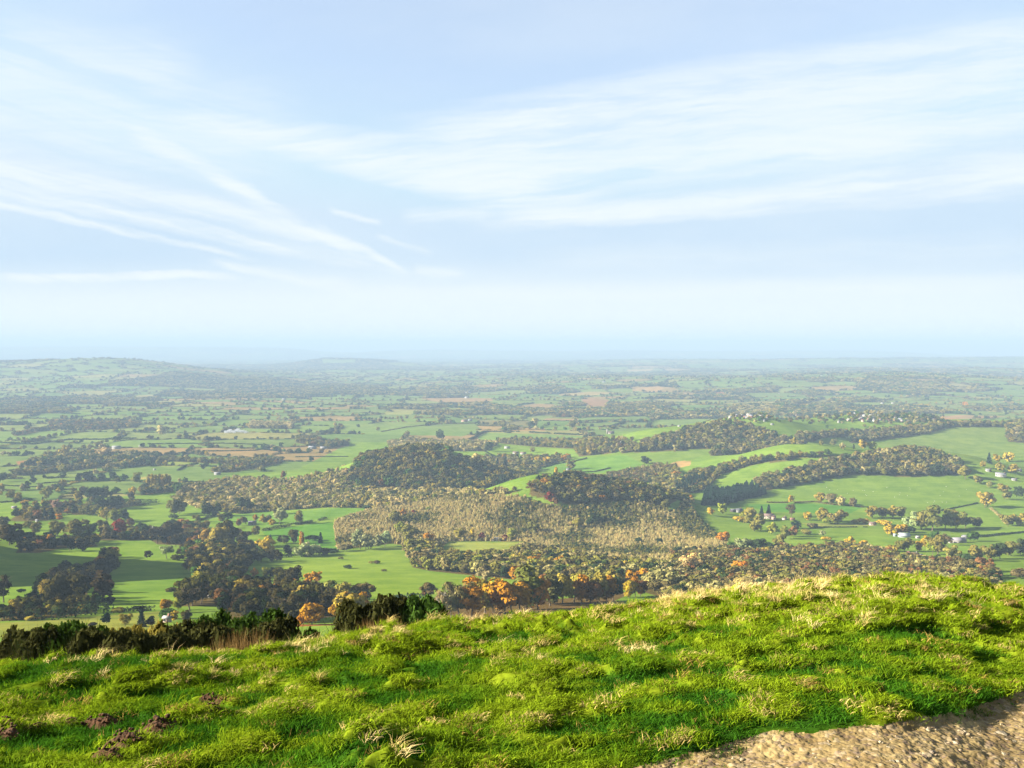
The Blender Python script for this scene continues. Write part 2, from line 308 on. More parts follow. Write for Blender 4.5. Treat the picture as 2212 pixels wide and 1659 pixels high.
# name, outline, nearest and farthest distance, spacing, height range, palette, tree kinds, place phrase
WOODS = [
 ('round hill', poly('B', (150, 870), (150, 780), (230, 690), (350, 655), (480, 640), (640, 650), (780, 690), (900, 730), (1000, 770), (1100, 810), (1200, 875), (1000, 895), (800, 905), (600, 912), (400, 895), (250, 885)), 1640, 2250, 11, (13, 18), 'mixdark', 'r', 'the wood on the round hill'),
 ('knoll', poly('B', (1280, 935), (1290, 870), (1420, 830), (1560, 820), (1700, 825), (1850, 850), (2000, 895), (2110, 970), (2190, 1040), (2060, 1000), (1900, 965), (1640, 1000), (1500, 985)), 1250, 1700, 10, (12, 17), 'dark', 'r', 'the dark wood on the knoll'),
 ('plantation', poly('E', (40, 330), (130, 290), (420, 215), (640, 185), (900, 160), (1230, 165), (1350, 210), (1550, 235), (1700, 215), (2000, 200), (2212, 270), 'F', (60, 300), (140, 420), (230, 520), (330, 590), (340, 640), (150, 700), (-20, 820), 'E', (2212, 690), (2000, 670), (1700, 620), (1400, 545), (1270, 480), (1240, 448), (770, 448), (690, 520), (560, 470), (470, 470), (400, 460), (60, 500)), 850, 1700, 4.3, (4.2, 6.8), 'pale', 's', 'the pale young plantation'),
 ('belt', poly('E', (520, 560), (500, 520), (560, 480), (640, 470), (700, 540), (760, 570), (1000, 570), (1150, 560), (1240, 510), (1300, 520), (1500, 555), (1800, 600), (2100, 640), (2212, 680), (2212, 770), (1800, 735), (1500, 710), (1180, 690), (1000, 672), (840, 655), (650, 635), (540, 612)), 650, 1300, 9.5, (10, 15), 'yel', 'r', 'the belt below the plantation'),
 ('scrub', poly('P', (374, 1078), (408, 1052), (510, 1034), (629, 1040), (752, 1012), (755, 1056), (844, 1060), (1014, 1064), (1129, 1060), (1082, 1070), (980, 1072), (925, 1082), (844, 1099), (708, 1096), (618, 1102), (518, 1110), (442, 1102)), 1350, 2150, 8, (7, 12), 'scrub', 'rs', 'the scrubby wood'),
 ('foot', poly('F', (-40, 740), (0, 660), (200, 655), (500, 640), (800, 640), (1000, 622), (1200, 640), (1350, 668), (1430, 705), (1900, 745), (2040, 800), (2040, 900), (0, 960), (-200, 900)), 600, 1150, 8.5, (8, 12), 'rustmix', 'r', 'the russet wood behind the brow'),
 ('strip', poly('C', (590, 905), (700, 880), (900, 845), (1100, 806), (1300, 810), (1480, 818), (1700, 808), (1830, 800), (1790, 720), (1640, 670), (1450, 655), (1250, 680), (1000, 720), (720, 795), (500, 850), (540, 890)), 1650, 2160, 10, (13, 17), 'hill', 'r', 'the long wood above the big pasture'),
 ('lane', poly('C', (0, 940), (90, 800), (250, 775), (400, 725), (600, 700), (800, 680), (1000, 678), (1040, 690), (800, 700), (500, 740), (290, 800), (210, 880), (120, 930)), 1700, 2400, 10, (11, 14), 'mixdark', 'r', 'the tree belt below the wooded hill'),
 ('ridge', poly('B', (2212, 655), (2000, 660), (1850, 668), (1900, 640), (2060, 590), 'C', (10, 540), (130, 505), (300, 485), (450, 495), (560, 530), (700, 590), (830, 618), (720, 648), (640, 672), (500, 695), (300, 735), (100, 760), (210, 690), (240, 645), (120, 640)), 2150, 2750, 12, (14, 18), 'hill', 'r', 'the wood on the far wooded hill'),
 ('crest', poly('C', (690, 590), (780, 555), (930, 545), (1200, 535), (1400, 515), (1600, 498), (1740, 480), (2090, 484), (2212, 470), (2212, 605), (2110, 595), (2090, 500), (1740, 503), (1600, 543), (1400, 572), (1200, 597), (1110, 604), (1090, 565), (930, 570), (850, 605)), 2300, 3100, 12, (12, 16), 'hill', 'r', 'the tree belt along the hill crest'),
 ('firs', poly('C', (0, 905), (60, 860), (180, 830), (190, 865), (100, 905), (0, 940)), 1600, 2300, 7, (13, 17), 'con', 'c', 'the dark fir plantation'),
 ('firs', poly('C', (170, 1000), (200, 910), (300, 930), (480, 885), (570, 925), (540, 940), (420, 965), (300, 1000)), 1400, 2000, 7, (13, 17), 'con', 'c', 'the dark fir plantation'),
 ('valley', poly('B', (1900, 1010), (1960, 960), (2060, 880), (2130, 800), (2212, 760), 'C', (60, 920), (0, 960), (150, 1000), 'F', (40, 300), (0, 320), 'B', (2150, 1010), (2000, 925)), 1300, 2000, 10, (10, 15), 'yel', 'r', 'the trees behind the knoll'),
 ('slope', poly('B', (1760, 810), (1900, 775), (2100, 745), (2212, 740), (2212, 770), (2060, 850), (1950, 860), (1800, 825)), 1500, 2300, 8, (6, 9), 'rustmix', 'rs', 'the brown scrub slope'),
 ('water', poly('B', (380, 610), (520, 575), (700, 600), (1000, 600), (1080, 615), (1000, 655), (800, 655), (560, 640), (400, 650)), 1900, 3300, 13, (10, 14), 'scrub', 'r', 'the tree belt behind the round hill'),
 ('water', poly('B', (900, 735), (960, 705), (1100, 690), (1300, 700), (1480, 690), (1560, 700), (1330, 760), (1340, 800), (1240, 850), (1100, 815), (1000, 780)), 1600, 2600, 12, (9, 14), 'yel', 'r', 'the trees beside the white farmhouse'),
 ('water', poly('B', (1050, 600), (1200, 575), (1500, 590), (1800, 580), (1960, 590), (1900, 625), (1820, 665), (1600, 690), (1560, 640), (1300, 625), (1150, 610)), 1900, 3300, 13, (9, 14), 'mix', 'r', 'the tree belt behind the round hill'),
 ('far belt', poly('A', (80, 550), (310, 512), (320, 470), (560, 470), (760, 470), (900, 480), (870, 505), (620, 520), (330, 515), (100, 560)), 2200, 4200, 14, (12, 16), 'dark', 'r', 'the far dark belt in the plain'),
 ('far belt', poly('A', (1600, 480), (1860, 490), (1860, 515), (1580, 510)), 2200, 4200, 11, (14, 18), 'pale', 'r', 'the pale poplar wood in the plain'),
 ('far belt', poly('A', (320, 690), (560, 670), (760, 690), (880, 720), (700, 735), (560, 720), (330, 700)), 1800, 3000, 12, (10, 14), 'mix', 'r', 'the tree belts in the plain'),
 ('far belt', poly('A', (60, 800), (240, 780), (420, 765), (620, 745), (620, 760), (420, 785), (120, 812)), 1600, 3000, 10, (10, 14), 'mixdark', 'r', 'the tree belts in the plain'),
 ('far belt', poly('A', (1000, 700), (1330, 715), (1500, 720), (1790, 710), (1790, 730), (1480, 790), (1340, 790), (1500, 740), (1000, 715)), 1700, 3000, 12, (9, 14), 'mix', 'r', 'the tree belts in the plain'),
 ('far belt', poly('A', (880, 900), (960, 880), (1080, 880), (1180, 890), (1300, 880), (1180, 905), (1060, 915), (900, 935)), 1400, 2200, 9, (9, 13), 'mixdark', 'r', 'the trees round the poplar row'),
 ('far belt', poly('B', (0, 600), (130, 600), (140, 620), (0, 640), 'A', (1880, 600), (1900, 580), (2000, 570)), 2000, 3500, 13, (12, 16), 'dark', 'r', 'the far dark belt in the plain'),
 ('far belt', poly('B', (1430, 410), (1500, 395), (1750, 410), (1700, 425), (1560, 440), (1430, 440)), 2800, 6000, 16, (12, 16), 'dark', 'r', 'the far dark belt in the plain'),
 ('far belt', poly('B', (1760, 380), (1900, 360), (2070, 380), (2080, 402), (1850, 405)), 3000, 6500, 18, (12, 16), 'dark', 'r', 'the far dark belt in the plain'),
 ('village', poly('D', (1560, 420), (1640, 330), (1250, 330), (1180, 430), (1240, 540), (1300, 640), (1120, 720), (1180, 760), (1420, 760), (1480, 640), (1500, 560), (1580, 500)), 550, 1100, 11, (13, 19), 'mixdark', 'r', 'the shaded hillside cottage trees'),
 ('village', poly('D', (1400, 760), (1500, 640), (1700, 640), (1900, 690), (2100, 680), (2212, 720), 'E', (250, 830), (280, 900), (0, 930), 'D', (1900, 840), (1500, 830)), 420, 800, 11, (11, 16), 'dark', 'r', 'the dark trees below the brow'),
 ('village', poly('D', (60, 185), (160, 110), (300, 85), (500, 80), (650, 60), (800, 70), (960, 75), (800, 100), (620, 140), (480, 150), (420, 130), (300, 185), (120, 190)), 1150, 1800, 13, (8, 13), 'mixdark', 'r', 'the wooded hamlet on the left'),
 ('village', poly('D', (290, 720), (330, 600), (420, 540), (540, 570), (560, 650), (480, 705), (340, 740)), 500, 1100, 13, (12, 18), 'dark', 'r', 'the dark meadow oaks'),
 ('village', poly('D', (0, 770), (120, 745), (380, 745), (560, 725), (620, 765), (400, 800), (0, 825)), 450, 900, 9, (5, 9), 'mixdark', 'r', 'the rough hedge above the pale field'),
 ('village', poly('D', (540, 570), (640, 440), (740, 400), (760, 450), (690, 530), (620, 570)), 600, 1200, 12, (10, 15), 'dark', 'r', 'the dark meadow oaks'),
 ('village', poly('D', (960, 310), (1060, 230), (1280, 225), (1320, 300), (1240, 345), (1000, 335)), 800, 1400, 12, (10, 15), 'dark', 'r', 'the shaded hillside cottage trees'),
 ('village', poly('D', (640, 255), (800, 250), (960, 260), (960, 310), (640, 310)), 900, 1500, 11, (9, 13), 'mixdark', 'r', 'the trees round the cream gabled cottage'),
 ('shade', poly('D', (130, 340), (300, 320), (600, 320), (620, 350), (400, 360), (250, 390), (100, 390)), 800, 1300, 12, (9, 13), 'dark', 'r', 'the row above the shaded slope'),
]
# fields: outline, tint
G0 = np.array((.098, .178, .030))
FIELDS = [
 (poly('E', (0, 540), (470, 478), (510, 560), (545, 615), (700, 655), (900, 685), (1150, 700), (1150, 745), (880, 745), (700, 765), (520, 815), (300, 820), (100, 745), 'D', (1900, 620), (1590, 500)), (.115, .195, .032)),
 (poly('I', (840, 430), (1100, 390), (1550, 330), (1610, 340), (1670, 640), (1560, 650), (1300, 560), (900, 510)), (.062, .165, .024)),
 (poly('I', (300, 330), (600, 230), (980, 180), (1130, 230), (1600, 180), (2100, 165), (1650, 270), (1500, 290), (840, 390), (500, 330)), (.082, .175, .034)),
 (poly('E', (780, 452), (1240, 452), (1150, 555), (1000, 558), (700, 545)), (.155, .205, .055)),
 (poly('B', (0, 790), (150, 750), (140, 840), (0, 860), 'A', (1860, 830), (2212, 760)), (.10, .215, .03)),
 (poly('C', (540, 940), (1100, 806), (1480, 820), (1840, 805), (1990, 890), (2000, 1010), (1300, 1010), (1100, 960), (600, 960)), (.098, .178, .034)),
 (poly('F', (430, 345), (760, 335), (1000, 345), (1190, 362), (1100, 400), (600, 390)), (.058, .165, .028)),
 (poly('F', (800, 460), (1220, 462), (1230, 480), (860, 488)), (.145, .19, .055)),
 (poly('F', (870, 625), (900, 605), (950, 595), (1030, 588), (1010, 600), (980, 612), (900, 628)), (.55, .45, .28)),
 (poly('C', (1280, 610), (1740, 500), (2090, 488), (2100, 600), (2212, 610), (2212, 690), (1900, 730), (1650, 690)), (.10, .17, .038)),
 (poly('C', (0, 650), (120, 640), (220, 650), (100, 715), (0, 725)), (.10, .175, .036)),
 (poly('C', (0, 720), (100, 714), (90, 745), (0, 765), 'B', (2150, 740)), (.25, .19, .10)),
 (poly('B', (1340, 765), (1600, 700), (1990, 670), (2000, 740), (1760, 790), (1600, 800)), (.085, .185, .036)),
 (poly('B', (1880, 670), (2212, 635), (2212, 725), (1990, 730)), (.10, .175, .036)),
 (poly('A', (100, 720), (250, 700), (560, 697), (560, 715), (300, 745), (130, 755)), (.21, .12, .075)),
 (poly('A', (900, 735), (1250, 713), (1230, 725), (1100, 755), (1000, 750)), (.14, .19, .05)),
 (poly('A', (800, 835), (1060, 795), (1090, 805), (860, 840)), (.20, .21, .075)),
 (poly('B', (950, 490), (1260, 500), (1380, 510), (1380, 528), (980, 528)), (.22, .165, .085)),
 (poly('B', (950, 455), (1290, 462), (1280, 500), (960, 488)), (.09, .105, .055)),
 (poly('B', (1210, 370), (1310, 352), (1440, 358), (1420, 395), (1220, 392)), (.20, .135, .085)),
 (poly('B', (1610, 325), (1700, 318), (1790, 328), (1770, 368), (1640, 372)), (.20, .095, .065)),
 (poly('B', (1940, 252), (2100, 240), (2140, 255), (2080, 278), (1940, 272)), (.30, .20, .12)),
 (poly('B', (1390, 445), (1600, 450), (1580, 462), (1360, 462)), (.20, .14, .09)),
 (poly('B', (1470, 290), (1700, 275), (1870, 285), (1680, 300), (1470, 302)), (.26, .22, .12)),
 (poly('B', (1900, 138), (2060, 132), (2080, 142), (1910, 148)), (.38, .28, .17)),
 (poly('B', (590, 318), (720, 318), (820, 315), (1050, 318), (1050, 338), (760, 345), (650, 335)), (.23, .15, .10)),
 (poly('B', (780, 360), (970, 362), (940, 376), (820, 376)), (.30, .24, .12)),
 (poly('B', (370, 405), (570, 398), (560, 418), (360, 422)), (.17, .23, .06)),
 (poly('B', (80, 480), (400, 480), (700, 500), (930, 478), (960, 535), (850, 560), (720, 555), (300, 550), (140, 540)), (.085, .18, .045)),
 (poly('B', (950, 560), (1020, 535), (1400, 548), (1650, 560), (1600, 585), (1200, 575), (960, 590)), (.095, .19, .045)),
 (poly('C', (730, 370), (980, 315), (1010, 320), (960, 350), (780, 378)), (.17, .20, .07)),
 (poly('C', (1600, 440), (1800, 425), (2100, 432), (2000, 445), (1650, 455)), (.24, .16, .13)),
 (poly('C', (1680, 230), (1760, 218), (1960, 250), (1800, 255)), (.20, .21, .085)),
 (poly('C', (240, 280), (320, 280), (310, 300), (250, 300)), (.28, .12, .09)),
 (poly('A', (820, 305), (960, 295), (1040, 300), (900, 318)), (.22, .22, .09)),
 (poly('D', (0, 640), (330, 575), (560, 560), (1150, 460), (1200, 560), (1030, 740), (700, 770), (560, 740), (200, 720)), (.095, .18, .030)),
 (poly('D', (0, 835), (380, 810), (700, 785), (1020, 760), (1000, 900), (0, 930)), (.135, .17, .045)),
 (poly('H', (640, 450), (1000, 370), (1050, 390), (1000, 440), (700, 500)), (.15, .17, .045)),
 (poly('J', (1330, 640), (1950, 632), (2000, 642), (1300, 668)), (.15, .07, .03)),
 (poly('K', (880, 600), (1250, 575), (1330, 600), (1000, 640), (860, 625)), (.10, .075, .035)),
 (poly('P', (900, 1320), (1250, 1290), (1380, 1275), (1300, 1310), (1000, 1345)), (.085, .065, .033)),
]
MAN_X = [-2000, 0, 300, 420, 520, 640, 760, 1290, 1330, 1500, 2212, 4000]; MAN_Y = [1085, 1085, 1070, 1045, 1022, 1015, 955, 955, 915, 900, 890, 890]
def manual(px, py, Y): return (Y < 3050) & (py > np.interp(px, MAN_X, MAN_Y))
def hsh(a, b, s=0.):
    v = np.sin(a*12.9898+b*78.233+s*37.719)*43758.5453
    return v-np.floor(v)
def cells(X, Y):
    """far field pattern: id hash, distance to the nearest boundary, wood or not"""
    wx = X+fbm(X/900, Y/900, 21, 2)*170; wy = Y+fbm(X/900, Y/900, 27, 2)*170
    sz = np.where(Y > 9000, 420., 1.)*0+np.where(Y > 9500, 430., 215.)
    gx_ = wx/(sz*1.25); gy_ = wy/sz
    ix = np.floor(gx_); iy = np.floor(gy_)
    f1 = np.full(X.shape, 9.); f2 = np.full(X.shape, 9.); idh = np.zeros(X.shape); wd = np.zeros(X.shape)
    for a in (-1, 0, 1):
        for b in (-1, 0, 1):
            cx_ = ix+a; cy_ = iy+b
            sx = cx_+.15+.7*hsh(cx_, cy_, 1); sy = cy_+.15+.7*hsh(cx_, cy_, 2)
            d = np.maximum(np.abs(gx_-sx), np.abs(gy_-sy))*.6+.4*np.hypot(gx_-sx, gy_-sy)
            h = hsh(cx_, cy_, 3)
            new = d < f1
            f2 = np.where(new, f1, np.minimum(f2, d)); idh = np.where(new, h, idh)
            wdn = fbm(cx_/4.5, cy_/4.5, 33, 2)*.9+hsh(cx_, cy_, 5)*.55
            wd = np.where(new, wdn, wd); f1 = np.where(new, d, f1)
    return idh, (f2-f1)*.5*sz, wd > np.where(Y < 3300, .82, .52)
def ground_tint(X, Y, Z):
    px, py = project(X, Y, Z)
    c = np.tile(G0, (X.size, 1))
    h, ed, wd = cells(X, Y)
    far = ~manual(px, py, Y)
    ramp = np.array([(.08, .16, .035), (.10, .18, .038), (.115, .185, .05), (.09, .15, .042), (.14, .19, .06), (.07, .15, .035), (.105, .17, .042), (.20, .20, .085), (.23, .15, .09), (.10, .19, .035), (.085, .155, .04), (.12, .17, .055)])
    fc = ramp[np.minimum((h*len(ramp)).astype(int), len(ramp)-1)]
    fc = fc*.62+np.array((.095, .135, .065))*.38
    fc = np.where(wd[:, None], (.05, .06, .03), fc)
    fc = np.where((ed < 2.5)[:, None], (.05, .065, .025), fc)
    c = np.where(far[:, None], fc, c)
    mh = hsh(np.floor(X/230+fbm(X/400, Y/400, 51, 1)), np.floor(Y/260+fbm(X/400, Y/400, 57, 1)), 8.)
    c = np.where(far[:, None], c, c*(.9+.2*mh[:, None]))
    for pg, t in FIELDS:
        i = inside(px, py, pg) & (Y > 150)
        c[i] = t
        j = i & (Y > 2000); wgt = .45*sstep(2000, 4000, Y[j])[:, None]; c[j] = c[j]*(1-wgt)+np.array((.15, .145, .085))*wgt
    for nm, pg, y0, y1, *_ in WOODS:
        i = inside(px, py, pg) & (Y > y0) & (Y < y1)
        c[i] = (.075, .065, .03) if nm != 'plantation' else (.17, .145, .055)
    return c*np.array((.85, .71, .46))

def grid_faces(nr, nc, keep=None):
    i = np.arange(nr*nc).reshape(nr, nc)
    f = np.stack([i[:-1, :-1], i[:-1, 1:], i[1:, 1:], i[1:, :-1]], -1).reshape(-1, 4)
    return f if keep is None else f[keep]
def build_terrain():
    u = np.concatenate([np.linspace(-1.6, -.62, 90)[:-1], np.linspace(-.62, .62, 1080), np.linspace(.62, 1.2, 50)[1:]])
    y = np.concatenate([np.exp(np.linspace(math.log(19), math.log(150), 40))[:-1], np.exp(np.linspace(math.log(150), math.log(3200), 760))[:-1], np.exp(np.linspace(math.log(3200), math.log(34000), 420))])
    Yg, Ug = np.meshgrid(y, u, indexing='ij'); X = (Ug*Yg).ravel(); Y = Yg.ravel()
    Z = terr(X, Y)
    Z = Z-.35*(1-sstep(22, 40, Y))
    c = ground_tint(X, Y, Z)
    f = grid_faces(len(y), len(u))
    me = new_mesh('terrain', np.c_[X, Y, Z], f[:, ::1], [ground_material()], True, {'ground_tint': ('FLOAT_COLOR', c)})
    obj('terrain', me, kind='structure', label='green patchwork valley and plain reaching to the hazy horizon')
build_terrain()

# ------------------------------------------------------------------ tree meshes, all one metre high
def unit(v): return v/np.maximum(np.linalg.norm(v, axis=-1, keepdims=True), 1e-9)
def cards(C, Nrm, size, r, asp=1.0, up=None):
    """leaf clumps: one four-cornered ragged face for each centre"""
    n = len(C)
    t = unit(np.cross(Nrm, r.normal(size=(n, 3)))) if up is None else unit(up-Nrm*np.sum(up*Nrm, 1, keepdims=True))
    b = np.cross(Nrm, t)
    s = (size*r.uniform(.6, 1.35, n))[:, None]
    V = np.empty((n, 4, 3))
    for k, (a, c) in enumerate(((-1, -1), (1, -1), (1, 1), (-1, 1))):
        V[:, k] = C+t*s*asp*a*r.uniform(.55, 1.15, (n, 1))+b*s*c*r.uniform(.55, 1.15, (n, 1))+Nrm*s*r.uniform(-.35, .35, (n, 1))
    return V.reshape(-1, 3), np.arange(n*4).reshape(n, 4)
def lobes_points(lob, per, r, shell=(.72, 1.05), down=.25):
    C = []; Nn = []
    for (cx_, cy_, cz_, rr) in lob:
        d = unit(r.normal(size=(per, 3))); d[:, 2] = np.where((d[:, 2] < -.3) & (r.random(per) > down), -d[:, 2], d[:, 2])
        C.append(np.array([cx_, cy_, cz_])+d*rr*r.uniform(*shell, (per, 1))*np.array([1, 1, .85])); Nn.append(unit(d+r.normal(size=(per, 3))*.30))
    return np.concatenate(C), np.concatenate(Nn)
def crown(seed, kind='round', n=1000, size=.045, width=.46, z0=.07):
    r = np.random.default_rng(seed)
    if kind == 'round':
        k = 20; lob = []
        for i in range(k):
            d = unit(r.normal(size=3)); q = r.random()**.45
            zc = (z0+1)/2-.02+d[2]*q*(1-z0)*.42
            w_ = width*(.80 if zc < .4 else 1.0)
            lob.append((d[0]*q*w_*.72, d[1]*q*w_*.72, zc, r.uniform(.13, .21)))
        C, Nn = lobes_points(lob, n//k, r)
        C[:, 2] = np.clip(C[:, 2], z0*.8, 1.02)
        return cards(C, Nn, size, r)
    if kind == 'poplar':
        lob = [(r.normal()*.03, r.normal()*.03, z, (.13 if .2 < z < .8 else .08)*r.uniform(.8, 1.2)) for z in np.linspace(.14, .92, 14)]
        C, Nn = lobes_points(lob, n//14, r); return cards(C, Nn, size, r, 1.)
    if kind == 'conifer':
        C = []; Nn = []
        for z in np.linspace(.08, .97, 15):
            rad_ = .24*(1-z)**.85+.015
            m_ = int(n/15*(.4+1.2*(1-z)))
            a = r.uniform(0, 6.28, m_); q = rad_*r.uniform(.45, 1.08, m_)*(1+.25*np.sin(a*5+z*40))
            C.append(np.c_[np.cos(a)*q, np.sin(a)*q, z-q*.45+r.normal(size=m_)*.012]); Nn.append(unit(np.c_[np.cos(a)*.55, np.sin(a)*.55, np.full(m_, .8)]+r.normal(size=(m_, 3))*.25))
        return cards(np.concatenate(C), np.concatenate(Nn), size, r, 1.2)
    if kind == 'sapling':
        C = []; Nn = []
        for b in range(4):
            bx, by = r.normal(size=2)*.10; h = r.uniform(.75, 1.); m_ = n//4
            z = r.uniform(.12, 1, m_)*h; w_ = .12*np.sin(np.clip(z/h, 0, 1)*2.7+.25)+.012
            a = r.uniform(0, 6.28, m_); q = w_*np.sqrt(r.random(m_))
            C.append(np.c_[bx+np.cos(a)*q, by+np.sin(a)*q, z]); Nn.append(unit(np.c_[np.cos(a), np.sin(a), np.full(m_, .45)]+r.normal(size=(m_, 3))*.35))
        C = np.concatenate(C); Nn = np.concatenate(Nn)
        return cards(C, Nn, size, r, 2.4, np.c_[r.normal(size=(len(C), 2))*.3, np.ones(len(C))])
    if kind == 'twig':
        k = 16; lob = []
        for i in range(k):
            d = unit(r.normal(size=3)); q = r.random()**.5
            lob.append((d[0]*q*width*.75, d[1]*q*width*.75, .56+d[2]*q*.33, r.uniform(.10, .17)))
        C, Nn = lobes_points(lob, n//k, r, (.3, 1.1))
        return cards(C, Nn, size*.62, r, 2.6, unit(C-np.array([0, 0, .25]))+r.normal(size=C.shape)*.5)
    if kind == 'mound':
        lob = []
        for i in range(12):
            a = r.uniform(0, 6.28); q = r.random()**.5*.5
            lob.append((math.cos(a)*q, math.sin(a)*q, .35+.28*(1-q*1.3)*r.uniform(.6, 1.1), r.uniform(.24, .36)))
        C, Nn = lobes_points(lob, n//12, r, down=.5); C[:, 2] = np.clip(C[:, 2], 0.0, 1.05)
        return cards(C, Nn, size*1.8, r)
def tube(pts, rads, k=6):
    pts = np.asarray(pts, float); V = []; Fc = []
    for i, p in enumerate(pts):
        d = unit((pts[min(i+1, len(pts)-1)]-pts[max(i-1, 0)])[None])[0]
        a = unit(np.cross(d, [0.3, 1, .1])[None])[0]; b = np.cross(d, a)
        for j in range(k):
            t = 2*math.pi*j/k; V.append(p+rads[i]*(a*math.cos(t)+b*math.sin(t)))
    for i in range(len(pts)-1):
        for j in range(k):
            Fc.append((i*k+j, i*k+(j+1) % k, (i+1)*k+(j+1) % k, (i+1)*k+j))
    return np.array(V), np.array(Fc)
def merge(parts):
    V = []; Fc = []; o = 0
    for v, f in parts:
        V.append(v); Fc.append(np.asarray(f)+o); o += len(v)
    return np.concatenate(V), np.concatenate(Fc)
def trunk(seed, kind='round', limbs=7, twigs=0):
    r = np.random.default_rng(seed+500)
    top = {'round': .62, 'poplar': .9, 'conifer': .93, 'sapling': .5, 'twig': .6, 'mound': .3}[kind]
    bend = r.normal(size=2)*.02
    ps = [tube([(0, 0, -.03), (0, 0, .05), (bend[0], bend[1], top*.5), (bend[0]*1.6, bend[1]*1.6, top)], [.030, .021, .015, .005])]
    if kind in ('round', 'twig'):
        for i in range(limbs):
            z = r.uniform(.2, .52); a = r.uniform(0, 6.28); L = r.uniform(.2, .36); up = r.uniform(.12, .36)
            p0 = np.array([bend[0]*z/top*1.2, bend[1]*z/top*1.2, z]); p2 = p0+np.array([math.cos(a)*L, math.sin(a)*L, up]); p1 = (p0+p2)/2+np.array([0, 0, .03])
            ps.append(tube([p0, p1, p2], [.011, .007, .002], 5))
            for j in range(twigs):
                q = p0+(p2-p0)*r.uniform(.3, 1); e = q+r.normal(size=3)*.09+np.array([0, 0, .08])
                ps.append(tube([q, (q+e)/2+r.normal(size=3)*.012, e], [.005, .0035, .0012], 4))
    return merge(ps)
M_LEAF = foliage('autumn_foliage', .14, .26, .22)
M_TWIG = foliage('bare_twigs', .1, .2, .4)
M_NEEDLE = foliage('fir_needles', .05, .4, .5)
M_BARK = simple('bark', (.10, .075, .05), .95, .4, 9, .6)
M_PBARK = simple('pale_bark', (.36, .32, .26), .95, .4, 9, .6)
TREES = {}   # kind -> list of (crown mesh, trunk mesh)
def reg(key, kind, n, size, count, mat, bark=M_BARK, limbs=7, twigs=0, **k):
    L = []
    for i in range(count):
        s = hash((key, i)) % 1000 if False else sum(map(ord, key))*7+i*31
        v, f = crown(s, kind, n, size, **k); cm = new_mesh('crown_'+key, v, f, [mat])
        v, f = trunk(s, kind, limbs, twigs); tm = new_mesh('trunk_'+key, v, f, [bark], True)
        L.append((cm, tm))
    TREES[key] = L
reg('round', 'round', 1500, .036, 5, M_LEAF)
reg('tall', 'round', 1400, .034, 3, M_LEAF, width=.30, z0=.06)
reg('wide', 'round', 1700, .040, 3, M_LEAF, width=.62, z0=.05)
reg('bare', 'twig', 1500, .026, 4, M_TWIG, limbs=11, twigs=6, width=.44)
reg('poplar', 'poplar', 900, .034, 3, M_LEAF)
reg('conifer', 'conifer', 1100, .030, 3, M_NEEDLE)
reg('bush', 'mound', 700, .045, 4, M_LEAF)
reg('palebare', 'twig', 1500, .024, 3, M_TWIG, M_PBARK, limbs=12, twigs=7, width=.40)

# ------------------------------------------------------------------ instancing of what nobody could count
def scatter(name, P, rot, scl, idx, tint, protos, label):
    """one object of kind stuff: a point cloud that carries copies of the given meshes"""
    me = new_mesh(name, P, np.zeros((0, 4), np.int32), (), False, {'rot': ('FLOAT_VECTOR', rot), 'scl': ('FLOAT_VECTOR', scl), 'idx': ('INT', np.asarray(idx, np.int32)), 'tint': ('FLOAT_COLOR', tint)})
    c = bpy.data.collections.new(name+'_kinds')
    for i, m in enumerate(protos):
        po = bpy.data.objects.new('%s_kind_%02d' % (name, i), m); c.objects.link(po)
    o = obj(name, me, kind='stuff', label=label)
    g = bpy.data.node_groups.new(name+'_scatter', 'GeometryNodeTree')
    g.interface.new_socket('Geometry', in_out='INPUT', socket_type='NodeSocketGeometry'); g.interface.new_socket('Geometry', in_out='OUTPUT', socket_type='NodeSocketGeometry')
    n = g.nodes; l = g.links
    gi = n.new('NodeGroupInput'); go = n.new('NodeGroupOutput'); ip = n.new('GeometryNodeInstanceOnPoints'); ci = n.new('GeometryNodeCollectionInfo')
    ci.inputs['Collection'].default_value = c; ci.inputs['Separate Children'].default_value = True; ci.inputs['Reset Children'].default_value = True
    def na(nm, ty):
        a = n.new('GeometryNodeInputNamedAttribute'); a.data_type = ty; a.inputs['Name'].default_value = nm; return a.outputs[0]
    e2r = n.new('FunctionNodeEulerToRotation'); l.new(na('rot', 'FLOAT_VECTOR'), e2r.inputs[0])
    l.new(gi.outputs[0], ip.inputs['Points']); l.new(ci.outputs[0], ip.inputs['Instance']); ip.inputs['Pick Instance'].default_value = True
    l.new(na('idx', 'INT'), ip.inputs['Instance Index']); l.new(e2r.outputs[0], ip.inputs['Rotation']); l.new(na('scl', 'FLOAT_VECTOR'), ip.inputs['Scale'])
    l.new(ip.outputs[0], go.inputs[0])
    md = o.modifiers.new('scatter', 'NODES'); md.node_group = g
    return o
